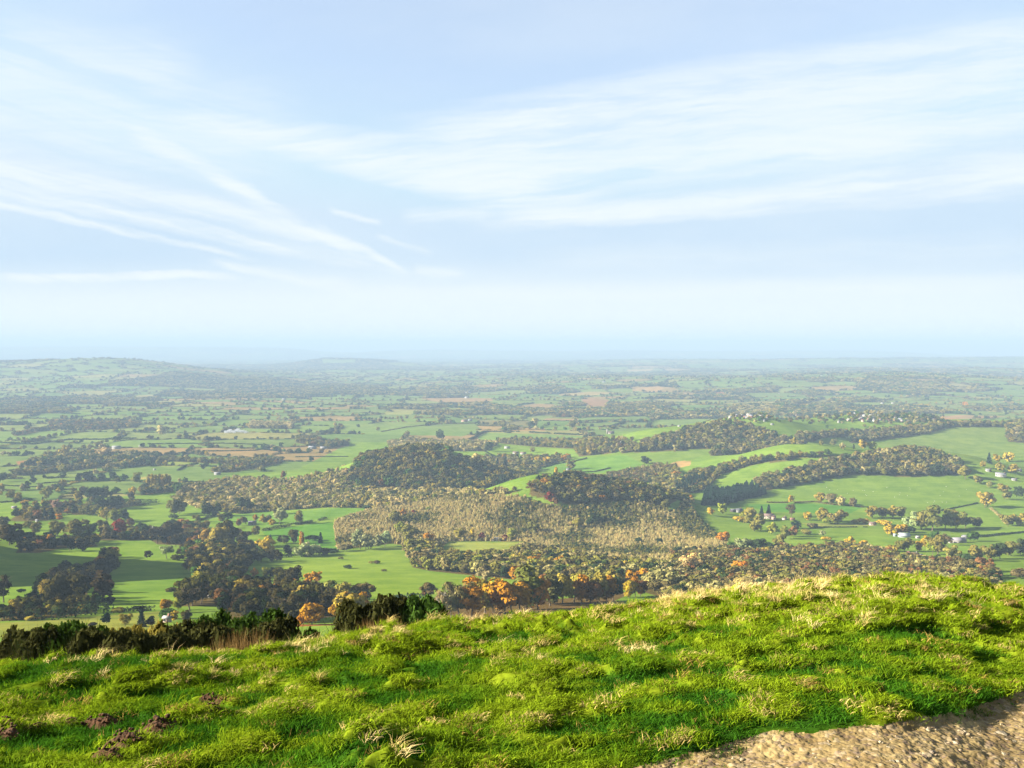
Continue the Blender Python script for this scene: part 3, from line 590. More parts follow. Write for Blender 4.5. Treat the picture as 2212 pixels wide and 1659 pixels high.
#NEXT2
# ------------------------------------------------------------------ trees one can tell apart: (zoom, x, foot y, height on the zoom, kind, colour)
CL = {}
CL['above the shaded slope on the left'] = ('G', [(100, 575, 205, 'wide', 'olive'), (250, 530, 90, 'bush', 'darkgreen'), (375, 482, 145, 'bare', 'olive'), (410, 590, 95, 'wide', 'olive'), (620, 475, 155, 'round', 'olive'), (535, 482, 52, 'bush', 'darkgreen'),
  (830, 505, 185, 'wide', 'olive'), (990, 475, 125, 'round', 'darkgreen'), (950, 560, 130, 'round', 'darkgreen'), (1065, 530, 66, 'round', 'yellow'), (1160, 510, 110, 'round', 'brown'), (1295, 505, 185, 'tall', 'red'), (1420, 378, 82, 'round', 'rust'),
  (1240, 335, 130, 'wide', 'olive'), (1350, 322, 112, 'round', 'darkgreen'), (1150, 312, 120, 'round', 'gold'), (1230, 440, 110, 'round', 'olive'), (1110, 440, 130, 'round', 'brown'), (1550, 482, 130, 'round', 'darkgreen'), (1700, 560, 195, 'bare', 'brown'), (1850, 545, 195, 'wide', 'brown'), (1900, 600, 120, 'bare', 'brown'), (560, 585, 85, 'wide', 'darkgreen'), (750, 640, 125, 'wide', 'darkgreen'), (890, 640, 110, 'wide', 'brown'), (660, 600, 80, 'wide', 'darkgreen'), (300, 420, 100, 'bare', 'olive')])
CL['in the sunlit field on the left'] = ('G', [(1880, 262, 175, 'tall', 'olive'), (1935, 242, 145, 'round', 'olive'), (1880, 292, 46, 'bush', 'darkgreen'), (2110, 312, 62, 'bare', 'olive')])
CL['at the wooded hamlet on the left'] = ('G', [(640, 312, 68, 'round', 'orange'), (730, 245, 58, 'round', 'orange'), (400, 302, 92, 'round', 'rust'), (345, 268, 92, 'tall', 'gold'), (265, 308, 62, 'tall', 'gold'), (165, 285, 95, 'round', 'darkgreen'), (280, 185, 65, 'round', 'darkgreen'), (405, 192, 62, 'round', 'darkgreen'),
  (520, 235, 75, 'conifer', 'conifer'), (560, 300, 105, 'conifer', 'conifer'), (462, 132, 66, 'conifer', 'conifer'), (485, 290, 100, 'conifer', 'conifer'), (620, 205, 105, 'round', 'pink'), (690, 165, 60, 'round', 'pink'), (750, 205, 105, 'round', 'brown'), (810, 245, 92, 'round', 'darkgreen'), (900, 252, 95, 'round', 'olive'), (1000, 262, 125, 'wide', 'olive'), (1090, 278, 85, 'round', 'lime'),
  (1100, 192, 115, 'round', 'darkgreen'), (1190, 185, 122, 'wide', 'darkgreen'), (1275, 182, 112, 'wide', 'darkgreen'), (25, 395, 115, 'round', 'brown'), (1250, 255, 80, 'round', 'gold'), (570, 160, 60, 'round', 'pink'), (240, 230, 40, 'bush', 'gold')])
CL['along the field edge left of the scrubby wood'] = ('G', [(830, 102, 95, 'tall', 'gold'), (865, 105, 85, 'round', 'brown'), (1010, 98, 112, 'round', 'darkgreen'), (1140, 92, 115, 'round', 'olive'), (510, 72, 92, 'bare', 'olive'), (200, 102, 72, 'round', 'gold'), (100, 72, 72, 'round', 'olive'), (265, 132, 42, 'bush', 'yellow'), (1420, 90, 80, 'round', 'brown'), (1420, 22, 45, 'wide', 'yellow'), (10, 40, 40, 'round', 'gold')])
CL['in the shaded meadow on the left'] = ('G', [(1195, 770, 145, 'tall', 'gold'), (1080, 865, 125, 'wide', 'brown'), (1210, 845, 100, 'round', 'gold'), (1610, 742, 105, 'bare', 'brown'), (1800, 725, 150, 'bare', 'sage'), (1915, 742, 65, 'bush', 'olive'), (1985, 722, 175, 'bare', 'tan'), (2140, 685, 95, 'round', 'orange'), (2140, 800, 112, 'round', 'rust'), (2070, 900, 185, 'bare', 'tan'), (2180, 930, 190, 'wide', 'olive')])
CL['in the meadow below the shaded slope'] = ('H', [(40, 402, 265, 'bare', 'brown'), (230, 292, 36, 'bush', 'darkgreen'), (200, 392, 62, 'bare', 'brown'), (370, 392, 115, 'wide', 'darkgreen'), (470, 402, 95, 'bush', 'darkgreen'), (600, 435, 250, 'tall', 'olive'), (700, 425, 300, 'wide', 'brown'), (820, 360, 220, 'wide', 'brown'), (590, 330, 150, 'round', 'gold'), (910, 300, 150, 'round', 'darkgreen'), (1090, 130, 135, 'wide', 'brown'), (975, 155, 52, 'bush', 'orange'),
  (1110, 392, 255, 'tall', 'brown'), (1150, 300, 160, 'round', 'rust'), (1050, 432, 92, 'round', 'green'), (1200, 420, 80, 'bush', 'darkgreen'), (1300, 512, 62, 'bush', 'gold'), (1525, 522, 78, 'round', 'darkgreen'), (1470, 482, 42, 'bush', 'darkgreen'), (860, 500, 70, 'bush', 'gold'), (240, 590, 90, 'wide', 'olive'), (430, 570, 110, 'wide', 'brown'), (330, 600, 50, 'bush', 'gold'), (140, 560, 60, 'wide', 'brown')])
CL['among the dark trees above the bushes'] = ('H', [(1800, 515, 145, 'round', 'orange'), (1920, 485, 122, 'tall', 'lime'), (1880, 602, 102, 'round', 'yellow'), (1825, 582, 112, 'bush', 'green'), (2050, 500, 265, 'bare', 'brown'), (1920, 372, 92, 'wide', 'darkgreen'), (2150, 292, 72, 'round', 'rust'), (2180, 235, 165, 'round', 'darkgreen'), (2010, 622, 122, 'round', 'olive'), (1140, 645, 112, 'tall', 'conifer'), (1530, 665, 165, 'conifer', 'conifer'), (1620, 660, 100, 'round', 'darkgreen'), (1000, 655, 42, 'bush', 'brown'), (1350, 665, 145, 'bare', 'gold'), (1850, 300, 60, 'bush', 'olive')])
CL['round the hillside cottages'] = ('I', [(380, 640, 255, 'tall', 'gold'), (260, 625, 200, 'round', 'gold'), (450, 605, 265, 'round', 'olive'), (460, 400, 82, 'round', 'orange'), (150, 692, 92, 'round', 'orange'), (600, 472, 72, 'round', 'rust'), (760, 482, 105, 'round', 'olive'), (640, 560, 120, 'wide', 'brown'), (590, 372, 72, 'round', 'rust'), (650, 352, 82, 'round', 'brown'), (400, 332, 92, 'round', 'olive'), (485, 332, 112, 'bare', 'darkgreen'), (545, 262, 92, 'bare', 'brown'), (250, 272, 135, 'round', 'darkgreen'), (330, 272, 122, 'wide', 'darkgreen'),
  (770, 312, 58, 'round', 'orange'), (850, 352, 92, 'round', 'gold'), (905, 342, 82, 'round', 'brown'), (1030, 352, 152, 'round', 'sage'), (950, 372, 72, 'round', 'yellow'), (1000, 250, 95, 'wide', 'olive'), (1240, 352, 125, 'tall', 'olive'), (130, 440, 100, 'round', 'olive'), (230, 400, 90, 'round', 'gold')])
CL['by the bright green paddock'] = ('I', [(1180, 562, 150, 'tall', 'olive'), (1095, 565, 90, 'round', 'olive'), (1035, 562, 75, 'round', 'olive'), (1268, 582, 130, 'poplar', 'orange'), (930, 512, 42, 'conifer', 'conifer'), (1270, 705, 140, 'wide', 'sage'), (1370, 695, 130, 'wide', 'sage'), (1430, 685, 95, 'round', 'sage'), (1505, 685, 72, 'bush', 'olive'), (890, 690, 180, 'round', 'yellow'), (760, 745, 125, 'round', 'olive'), (830, 765, 120, 'wide', 'olive'), (1030, 775, 115, 'bare', 'brown'), (1120, 690, 105, 'round', 'darkgreen'), (1385, 532, 60, 'bush', 'darkgreen'), (1472, 552, 95, 'conifer', 'conifer'), (960, 755, 120, 'wide', 'brown'), (690, 735, 80, 'bush', 'olive'),
  (1600, 650, 40, 'bush', 'darkgreen'), (600, 872, 112, 'wide', 'darkgreen'), (620, 212, 135, 'round', 'darkgreen'), (705, 215, 110, 'wide', 'darkgreen'), (150, 330, 70, 'round', 'olive')])
CL['at the foot of the pale plantation'] = ('I', [(1900, 622, 185, 'round', 'sage'), (1960, 625, 160, 'wide', 'sage'), (2080, 602, 112, 'tall', 'sage'), (2165, 592, 145, 'round', 'sage'), (1755, 645, 75, 'bush', 'brown')])
CL['in the big sunny meadow'] = ('I', [(1770, 832, 42, 'bush', 'darkgreen'), (2080, 778, 36, 'bush', 'brown'), (2020, 776, 26, 'bush', 'olive'), (2160, 868, 30, 'bush', 'olive'), (1690, 735, 30, 'bush', 'olive')])
CL['around the walled farm in the meadow'] = ('J', [(980, 122, 82, 'round', 'orange'), (1100, 125, 95, 'round', 'lime'), (1175, 125, 92, 'round', 'darkgreen'), (1275, 205, 175, 'round', 'olive'), (1400, 225, 205, 'round', 'brown'), (1568, 212, 112, 'round', 'orange'), (1650, 182, 105, 'round', 'orange'), (860, 385, 225, 'round', 'gold'), (930, 400, 220, 'wide', 'olive'), (1060, 275, 125, 'round', 'rust'), (1200, 385, 82, 'round', 'rust'), (1243, 305, 95, 'conifer', 'conifer'), (580, 392, 120, 'round', 'rust'), (700, 515, 130, 'round', 'orange'), (650, 475, 100, 'round', 'rust'), (440, 235, 170, 'wide', 'darkgreen'), (800, 85, 85, 'wide', 'olive')])
CL['just under the brow'] = ('J', [(1230, 605, 260, 'bare', 'olive'), (1000, 565, 210, 'round', 'darkgreen'), (1140, 470, 130, 'round', 'olive'), (1600, 642, 235, 'round', 'orange'), (1500, 642, 120, 'round', 'orange'), (1690, 560, 180, 'bare', 'brown'), (1690, 420, 82, 'round', 'olive'), (1860, 605, 195, 'round', 'orange'), (2020, 622, 300, 'wide', 'gold'), (2150, 480, 160, 'round', 'orange'), (1830, 480, 100, 'wide', 'darkgreen'), (1980, 380, 60, 'wide', 'brown')])
CL['in the autumn tree line under the brow'] = ('K', [(1010, 622, 240, 'palebare', 'tan'), (1115, 610, 245, 'bare', 'tan'), (1200, 605, 325, 'bare', 'brown'), (1335, 600, 315, 'tall', 'orange'), (1480, 560, 285, 'round', 'gold'), (1570, 560, 290, 'tall', 'orange'), (1690, 565, 285, 'round', 'orange'), (1765, 560, 260, 'bare', 'olive'), (1855, 555, 260, 'tall', 'orange'), (1925, 525, 345, 'tall', 'olive'), (2050, 520, 285, 'tall', 'orange'), (1980, 520, 240, 'bare', 'olive')])
CL['in the autumn tree line by the brow crest'] = ('L', [(30, 770, 245, 'round', 'orange'), (110, 770, 240, 'round', 'rust'), (190, 790, 260, 'round', 'brown'), (325, 770, 245, 'tall', 'gold'), (450, 755, 235, 'round', 'gold'), (530, 760, 225, 'tall', 'orange'), (625, 760, 210, 'round', 'rust'), (720, 750, 235, 'tall', 'gold'), (800, 740, 220, 'round', 'orange'), (870, 735, 190, 'round', 'darkgreen'), (1040, 705, 155, 'round', 'yellow'), (1110, 700, 160, 'round', 'orange'), (1165, 690, 150, 'round', 'rust'), (1200, 550, 130, 'round', 'yellow'), (1380, 645, 200, 'wide', 'tan'), (1480, 620, 170, 'wide', 'olive'), (1720, 445, 165, 'wide', 'pale'), (1640, 560, 120, 'wide', 'tan'), (1800, 560, 120, 'round', 'brown')])
CL['by the big meadow'] = ('K', [(870, 398, 158, 'round', 'brown'), (825, 398, 85, 'round', 'rust'), (1480, 268, 185, 'bare', 'tan'), (700, 385, 40, 'bush', 'darkgreen'), (560, 420, 60, 'bush', 'darkgreen')])
CL['beside the white pavilion'] = ('E', [(975, 440, 45, 'round', 'red'), (1128, 443, 38, 'round', 'red'), (920, 440, 65, 'poplar', 'yellow'), (1170, 440, 75, 'tall', 'lime'), (840, 440, 70, 'round', 'gold'), (635, 480, 80, 'round', 'orange'), (470, 410, 80, 'round', 'lime'), (520, 460, 110, 'round', 'olive'), (550, 540, 110, 'wide', 'olive'), (620, 620, 100, 'round', 'brown'), (1065, 590, 60, 'round', 'rust'), (1310, 400, 70, 'wide', 'olive'), (1590, 370, 70, 'round', 'gold'), (1280, 570, 60, 'round', 'green')])
CL['amid the pale plantation'] = ('E', [(1410, 200, 65, 'round', 'red'), (1450, 215, 50, 'round', 'rust'), (640, 260, 30, 'round', 'lime'), (550, 275, 30, 'round', 'red'), (480, 290, 45, 'round', 'orange'), (1700, 330, 60, 'wide', 'darkgreen'), (1600, 130, 40, 'round', 'orange'), (430, 330, 70, 'round', 'olive'), (1660, 350, 50, 'round', 'darkgreen'), (1980, 470, 40, 'wide', 'darkgreen'), (2110, 470, 40, 'wide', 'darkgreen')])
CL['below the big right hand pasture'] = ('F', [(730, 337, 47, 'round', 'yellow'), (915, 332, 62, 'round', 'gold'), (985, 342, 70, 'round', 'tan'), (1045, 352, 60, 'round', 'tan'), (1125, 358, 52, 'round', 'brown'), (735, 422, 78, 'bare', 'brown'), (835, 442, 48, 'wide', 'yellow'), (935, 452, 78, 'round', 'gold'), (1030, 467, 88, 'wide', 'olive'), (1250, 432, 75, 'wide', 'gold'), (1310, 430, 70, 'round', 'olive'), (1140, 462, 26, 'bush', 'yellow'), (1190, 462, 32, 'bush', 'yellow'), (1320, 477, 36, 'bush', 'yellow'), (1380, 432, 72, 'round', 'gold'), (1430, 425, 62, 'round', 'olive'), (985, 466, 38, 'bush', 'lime')])
CL['in the sage grove right of the valley'] = ('F', [(1500, 502, 100, 'round', 'sage'), (1560, 504, 115, 'round', 'olive'), (1630, 512, 138, 'round', 'olive'), (1710, 504, 115, 'round', 'olive'), (1780, 502, 105, 'round', 'olive'), (1840, 492, 85, 'round', 'olive'), (1905, 492, 72, 'wide', 'brown'), (1360, 540, 55, 'wide', 'yellow'), (1430, 535, 65, 'wide', 'yellow'), (1485, 520, 40, 'bush', 'darkgreen')])
CL['on the right hand slope'] = ('F', [(1840, 182, 75, 'round', 'gold'), (1925, 212, 52, 'round', 'olive'), (1990, 237, 42, 'round', 'olive'), (2080, 267, 52, 'wide', 'gold'), (2100, 312, 52, 'round', 'olive'), (2180, 302, 66, 'round', 'darkgreen'), (1965, 362, 92, 'wide', 'gold'), (2110, 480, 75, 'wide', 'olive'), (2180, 480, 70, 'wide', 'gold'), (1990, 80, 55, 'conifer', 'conifer'), (2040, 72, 45, 'wide', 'yellow'), (2110, 70, 55, 'wide', 'yellow'), (2060, 130, 50, 'round', 'gold'), (2140, 150, 60, 'round', 'gold'), (1950, 110, 40, 'round', 'gold')])
CL['around the valley farm on the right'] = ('F', [(500, 512, 98, 'wide', 'olive'), (615, 532, 68, 'round', 'lime'), (765, 497, 46, 'wide', 'conifer'), (870, 492, 32, 'bush', 'brown'), (700, 562, 72, 'round', 'olive'), (745, 547, 62, 'round', 'rust'), (655, 622, 80, 'wide', 'olive'), (930, 552, 42, 'bare', 'sage'), (955, 572, 26, 'bush', 'yellow'), (1105, 612, 58, 'round', 'yellow'), (1190, 617, 46, 'wide', 'yellow'), (1140, 625, 30, 'wide', 'darkgreen'), (300, 592, 75, 'round', 'orange'), (430, 655, 92, 'wide', 'sage'), (540, 655, 95, 'wide', 'darkgreen'), (360, 640, 60, 'round', 'green'), (470, 442, 76, 'round', 'gold'), (420, 440, 50, 'round', 'lime'), (215, 412, 45, 'wide', 'yellow'), (295, 402, 62, 'round', 'lime'), (390, 452, 36, 'bush', 'yellow'), (590, 402, 50, 'conifer', 'conifer'), (545, 402, 44, 'conifer', 'conifer'), (230, 340, 90, 'conifer', 'conifer'), (820, 532, 34, 'bush', 'olive')])
CL['near the brick house on the right'] = ('F', [(1455, 642, 85, 'wide', 'olive'), (1545, 640, 60, 'round', 'yellow'), (1635, 562, 56, 'round', 'green'), (1665, 662, 110, 'round', 'olive'), (1590, 622, 70, 'round', 'yellow'), (1725, 602, 72, 'bare', 'brown'), (1885, 577, 66, 'round', 'green'), (1760, 702, 85, 'wide', 'olive'), (1830, 712, 55, 'bush', 'darkgreen'), (1630, 660, 80, 'round', 'lime'), (1920, 702, 90, 'wide', 'olive'), (1990, 690, 80, 'wide', 'olive'), (2060, 690, 95, 'wide', 'darkgreen'), (2130, 670, 85, 'wide', 'olive'), (2190, 660, 90, 'wide', 'darkgreen'), (1960, 770, 90, 'wide', 'rust'), (1380, 640, 40, 'bush', 'gold'), (2190, 810, 60, 'bush', 'brown'), (430, 800, 90, 'round', 'orange'), (375, 790, 80, 'round', 'orange'), (1140, 750, 70, 'conifer', 'conifer'), (1340, 760, 50, 'conifer', 'conifer'), (590, 720, 70, 'wide', 'darkgreen'), (100, 770, 100, 'wide', 'pale')])
CL['in the hedgerow fields of the plain'] = ('A', [(170, 900, 50, 'round', 'darkgreen'), (295, 960, 70, 'round', 'olive'), (65, 960, 55, 'round', 'olive'), (120, 970, 50, 'round', 'gold'), (500, 850, 50, 'round', 'darkgreen'), (565, 845, 55, 'wide', 'darkgreen'), (650, 840, 40, 'wide', 'darkgreen'), (715, 835, 45, 'round', 'darkgreen'), (870, 855, 60, 'round', 'olive'), (400, 795, 55, 'round', 'olive'), (210, 860, 35, 'round', 'darkgreen'), (600, 970, 80, 'wide', 'darkgreen'), (680, 960, 70, 'round', 'darkgreen'), (1170, 705, 45, 'wide', 'conifer'), (1020, 560, 65, 'wide', 'pale'), (845, 930, 40, 'wide', 'yellow'), (1800, 830, 45, 'round', 'rust'), (955, 750, 25, 'bush', 'darkgreen'), (1290, 770, 35, 'round', 'darkgreen'), (840, 690, 40, 'round', 'olive'), (300, 700, 45, 'wide', 'olive'), (420, 690, 60, 'wide', 'gold'), (660, 700, 70, 'wide', 'pale'), (750, 735, 55, 'round', 'olive'), (1130, 920, 60, 'wide', 'green'), (200, 740, 45, 'wide', 'pale'), (750, 865, 40, 'bare', 'olive'), (100, 990, 40, 'round', 'brown'), (10, 850, 60, 'round', 'darkgreen'), (140, 770, 40, 'round', 'olive')])
CL['in the row of poplars on the plain'] = ('A', [(945, 890, 75, 'poplar', 'gold'), (968, 890, 78, 'poplar', 'yellow'), (990, 890, 75, 'poplar', 'gold'), (1012, 890, 78, 'poplar', 'olive'), (1034, 890, 74, 'poplar', 'yellow'), (1056, 890, 78, 'poplar', 'olive'), (1076, 890, 70, 'poplar', 'gold')])
CL['around the white farmhouse in the valley'] = ('B', [(1545, 770, 55, 'round', 'olive'), (1450, 812, 48, 'poplar', 'yellow'), (1340, 735, 42, 'wide', 'yellow'), (1390, 735, 42, 'wide', 'yellow'), (1420, 735, 36, 'wide', 'gold'), (1665, 680, 55, 'round', 'gold'), (1080, 770, 60, 'conifer', 'conifer'), (1130, 770, 65, 'conifer', 'conifer'), (1110, 790, 40, 'wide', 'gold'), (930, 740, 70, 'wide', 'pale'), (780, 680, 60, 'round', 'green'), (1020, 660, 60, 'round', 'darkgreen'), (715, 585, 60, 'round', 'darkgreen'), (1300, 665, 35, 'round', 'olive'), (1310, 500, 45, 'wide', 'pale'), (1300, 505, 35, 'wide', 'darkgreen'), (1550, 515, 50, 'wide', 'olive'), (320, 528, 25, 'round', 'olive'), (195, 505, 20, 'round', 'darkgreen'), (945, 412, 28, 'wide', 'darkgreen'), (20, 840, 45, 'poplar', 'gold'), (240, 1025, 28, 'bush', 'darkgreen'), (390, 880, 65, 'wide', 'green'), (2020, 735, 45, 'wide', 'darkgreen')])
CL['on the pasture between the two hill woods'] = ('C', [(925, 618, 32, 'round', 'olive'), (1000, 618, 38, 'round', 'olive'), (750, 612, 40, 'round', 'gold'), (1180, 645, 60, 'wide', 'gold'), (1130, 645, 30, 'poplar', 'darkgreen'), (1250, 650, 45, 'wide', 'lime'), (1060, 645, 35, 'wide', 'tan'), (1840, 372, 30, 'wide', 'orange')])
KINDWORD = dict(round='rounded', tall='tall', wide='spreading', bare='sparse', palebare='pale trunked', poplar='slim upright', conifer='pointed dark', bush='low')
COLWORD = dict(orange='orange', rust='rusty brown', yellow='bright yellow', olive='olive green', darkgreen='dark green', green='fresh green', tan='greyish tan', sage='pale sage green', brown='dull brown', red='deep red', lime='yellow green', conifer='blackish green', pale='pale straw', pink='pinkish brown', gold='golden olive')
ORD = 'first second third fourth fifth sixth seventh eighth ninth tenth eleventh twelfth'.split()
TREELIST = []   # dict per tree
for _k in TINT: TINT[_k] = tuple(v*.56 for v in TINT[_k])
def jit(c, a=.14):
    t = np.array(TINT[c]); return np.clip(t*(1+rng.normal()*a)*(1+rng.normal(size=3)*a*.4), .004, .8)
for ph, (zk, lst) in CL.items():
    s = ZM[zk][2]
    for (x, y, h, kd, cl) in lst:
        px, py = zp(zk, x, y)
        X, Y = pick(px, py)
        TREELIST.append(dict(X=X, Y=Y, Z=float(terr(X, Y)), h=max(1.2, (1.38 if 'tree line' in ph else 1.2)*h*s/F*math.hypot(X*.3, Y)), kind=kd, col=cl, px=px, py=py, place=ph, hand=True))
WOODKIND = {'r': ['round', 'wide', 'bare', 'tall', 'round', 'bare'], 's': ['sap']*11+['bush', 'tall'], 'c': ['conifer'], 'rs': ['bush', 'round', 'sap', 'wide', 'bush']}
HANDXY = np.array([(t['X'], t['Y']) for t in TREELIST]); HANDH = np.array([t['h'] for t in TREELIST])
SUBTREES = []
for nm, pg, y0, y1, sp_, hh, pal, kk, phrase in WOODS:
    x0p, x1p = pg[:, 0].min(), pg[:, 0].max()
    xa = min(U2X(x0p, y0), U2X(x0p, y1)); xb = max(U2X(x1p, y0), U2X(x1p, y1))
    gx_, gy_ = np.meshgrid(np.arange(xa, xb, sp_), np.arange(y0, y1, sp_))
    gx_ = gx_.ravel()+rng.uniform(-.48, .48, gx_.size)*sp_; gy_ = gy_.ravel()+rng.uniform(-.48, .48, gy_.size)*sp_
    gz_ = terr(gx_, gy_); pxx, pyy = project(gx_, gy_, gz_)
    ok = inside(pxx, pyy, pg)
    names = list(PAL[pal]); pw = np.array([PAL[pal][k] for k in names]); pw = pw/pw.sum()
    for X, Y, Z, a, b in zip(gx_[ok], gy_[ok], gz_[ok], pxx[ok], pyy[ok]):
        if sp_ > 8 and np.min((HANDXY[:, 0]-X)**2+(HANDXY[:, 1]-Y)**2) < (sp_*.75)**2: continue
        k = WOODKIND[kk][rng.integers(len(WOODKIND[kk]))]
        if nm == 'plantation':
            q = fbm(np.array([X/70.]), np.array([Y/90.]), 79, 3)[0]+rng.normal()*.10
            c = 'pale' if q > -.06 else 'tan' if q > -.17 else 'olive' if rng.random() < .7 else 'brown'
            if q < -.30 and rng.random() < .5: k = 'round'; c = 'darkgreen' if rng.random() < .6 else 'olive'
            elif k != 'sap': c = names[rng.choice(len(names), p=pw)]
            SUBTREES.append(dict(X=X, Y=Y, Z=Z, h=rng.uniform(*hh)*(.65 if k == 'bush' else 1), kind=k, col=c, px=a, py=b, place=phrase, hand=False, wood=nm)); continue
        clump = fbm(np.array([X/45.]), np.array([Y/45.]), 77, 2)[0]
        c = names[rng.choice(len(names), p=pw)] if rng.random() < .28 else names[np.searchsorted(np.cumsum(pw), ((clump+1)*5.3) % 1)]
        SUBTREES.append(dict(X=X, Y=Y, Z=Z, h=rng.uniform(*hh)*(.65 if k == 'bush' else 1), kind=k, col=c, px=a, py=b, place=phrase, hand=False, wood=nm))
ALL = TREELIST+SUBTREES
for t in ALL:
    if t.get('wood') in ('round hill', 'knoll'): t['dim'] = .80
    if t['py'] > 1165 and t['px'] < 720 and t['col'] in ('brown', 'olive', 'darkgreen', 'tan'): t['dim'] = .34    # deep shade of the lower left trees painted into their tints
BUDGET = 296
cand = [t for t in SUBTREES if t['wood'] not in ('plantation', 'scrub', 'firs') and t['kind'] != 'sap' and t['Y'] < 1250]
cand.sort(key=lambda t: -t['h']/t['Y'])
hand_trees = [t for t in TREELIST if t['kind'] != 'bush']
chosen = sorted(hand_trees+cand, key=lambda t: -t['h']/t['Y']*(1.5 if t['hand'] else 1))[:BUDGET]
for t in chosen: t['own'] = True
for t in TREELIST:
    if t['kind'] == 'bush' and t['h']/t['Y'] > .0022: t['own'] = True
def make_tree(t):
    kd = t['kind']; kd = {'sap': 'round'}.get(kd, kd)
    cm, tm = TREES[kd][int(rng.integers(len(TREES[kd])))]
    con = kd == 'conifer'
    nm = 'fir_tree' if con else 'bush' if kd == 'bush' else 'poplar_tree' if kd == 'poplar' else 'tree'
    r = obj(nm, None, None, (t['X'], t['Y'], t['Z']-.1), label=t['label'], category='bush' if kd == 'bush' else 'tree', group=t['group'])
    r.empty_display_size = .5
    wv = t['h']*rng.uniform(.92, 1.12)*(.6 if kd == 'bush' and False else 1)
    r.scale = (wv*1.08, wv*1.08, t['h']); r.rotation_euler = (0, 0, rng.uniform(0, 6.28))
    if kd == 'bush': r.scale = (wv*1.5, wv*1.2, t['h'])
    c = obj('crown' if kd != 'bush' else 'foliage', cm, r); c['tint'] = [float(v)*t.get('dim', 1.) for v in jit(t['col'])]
    obj('trunk' if kd != 'bush' else 'stem', tm, r)
def label_trees():
    own = [t for t in ALL if t.get('own')]
    by = {}
    for t in own:
        t['group'] = ('bushes ' if t['kind'] == 'bush' else 'trees ')+t['place'] if t['hand'] else 'trees of '+t['place']
        noun = 'bush' if t['kind'] == 'bush' else 'fir' if t['kind'] == 'conifer' else 'poplar' if t['kind'] == 'poplar' else 'tree'
        cw = COLWORD[t['col']] if t['kind'] != 'conifer' else ''
        k = 'rounded' if t['kind'] == 'sap' else KINDWORD[t['kind']]
        base = ' '.join((k+' '+cw+' '+noun).split())
        if t['hand']: base += ' '+t['place']
        else:
            w = [q for q in SUBTREES if q['place'] == t['place']]
            xs = sorted(q['px'] for q in w); f = np.searchsorted(xs, t['px'])/len(xs)
            base += ' '+('left' if f < .33 else 'mid' if f < .67 else 'right')+' in '+t['place']
        t['base'] = base; by.setdefault(base, []).append(t)
    for b, L in by.items():
        L.sort(key=lambda t: t['px'])
        for i, t in enumerate(L):
            if len(L) == 1: t['label'] = b
            elif len(L) == 2: t['label'] = b+(', the left one' if i == 0 else ', the right one')
            elif len(L) <= 12: t['label'] = b+', '+ORD[i]+' from left'
            else: t['label'] = b
    for t in own: make_tree(t)
label_trees()
# ---- everything else that is wood: one object
def protos_low():
    L = []; key = {}
    def addp(k, kind, n, size, cnt, mat, **kw):
        key[k] = []
        for i in range(cnt):
            v, f = crown(900+len(L)*13, kind, n, size, **kw); key[k].append(len(L)); L.append(new_mesh('wood_crown', v, f, [mat]))
    addp('round', 'round', 420, .062, 5, M_LEAF); addp('wide', 'round', 420, .070, 3, M_LEAF, width=.6, z0=.04); addp('tall', 'round', 380, .056, 3, M_LEAF, width=.34, z0=.04)
    addp('sap', 'sapling', 260, .026, 5, M_TWIG); addp('conifer', 'conifer', 360, .05, 3, M_NEEDLE); addp('bush', 'mound', 240, .06, 4, M_LEAF)
    addp('bare', 'twig', 500, .045, 3, M_TWIG); addp('poplar', 'poplar', 300, .05, 2, M_LEAF)
    addp('far', 'round', 150, .105, 4, M_LEAF, width=.55, z0=.05); addp('farm', 'mound', 110, .10, 3, M_LEAF)
    return L, key
LOW, LKEY = protos_low()
def scatter_rest():
    P = []; R = []; S = []; I = []; T = []
    for t in ALL:
        if t.get('own'): continue
        k = t['kind']; k = 'round' if k == 'palebare' else k
        P.append((t['X'], t['Y'], t['Z']-.1)); R.append((0, 0, rng.uniform(0, 6.28))); h = t['h']
        w = h*rng.uniform(.95, 1.25)*(1.35 if k == 'bush' else 1.0 if t['hand'] else 1.12)
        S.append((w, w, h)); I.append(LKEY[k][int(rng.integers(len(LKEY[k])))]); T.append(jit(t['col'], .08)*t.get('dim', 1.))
    scatter('woodland', np.array(P), np.array(R), np.array(S), I, np.array(T), LOW, 'the massed woods, plantation and lesser trees of the near valley')
scatter_rest()
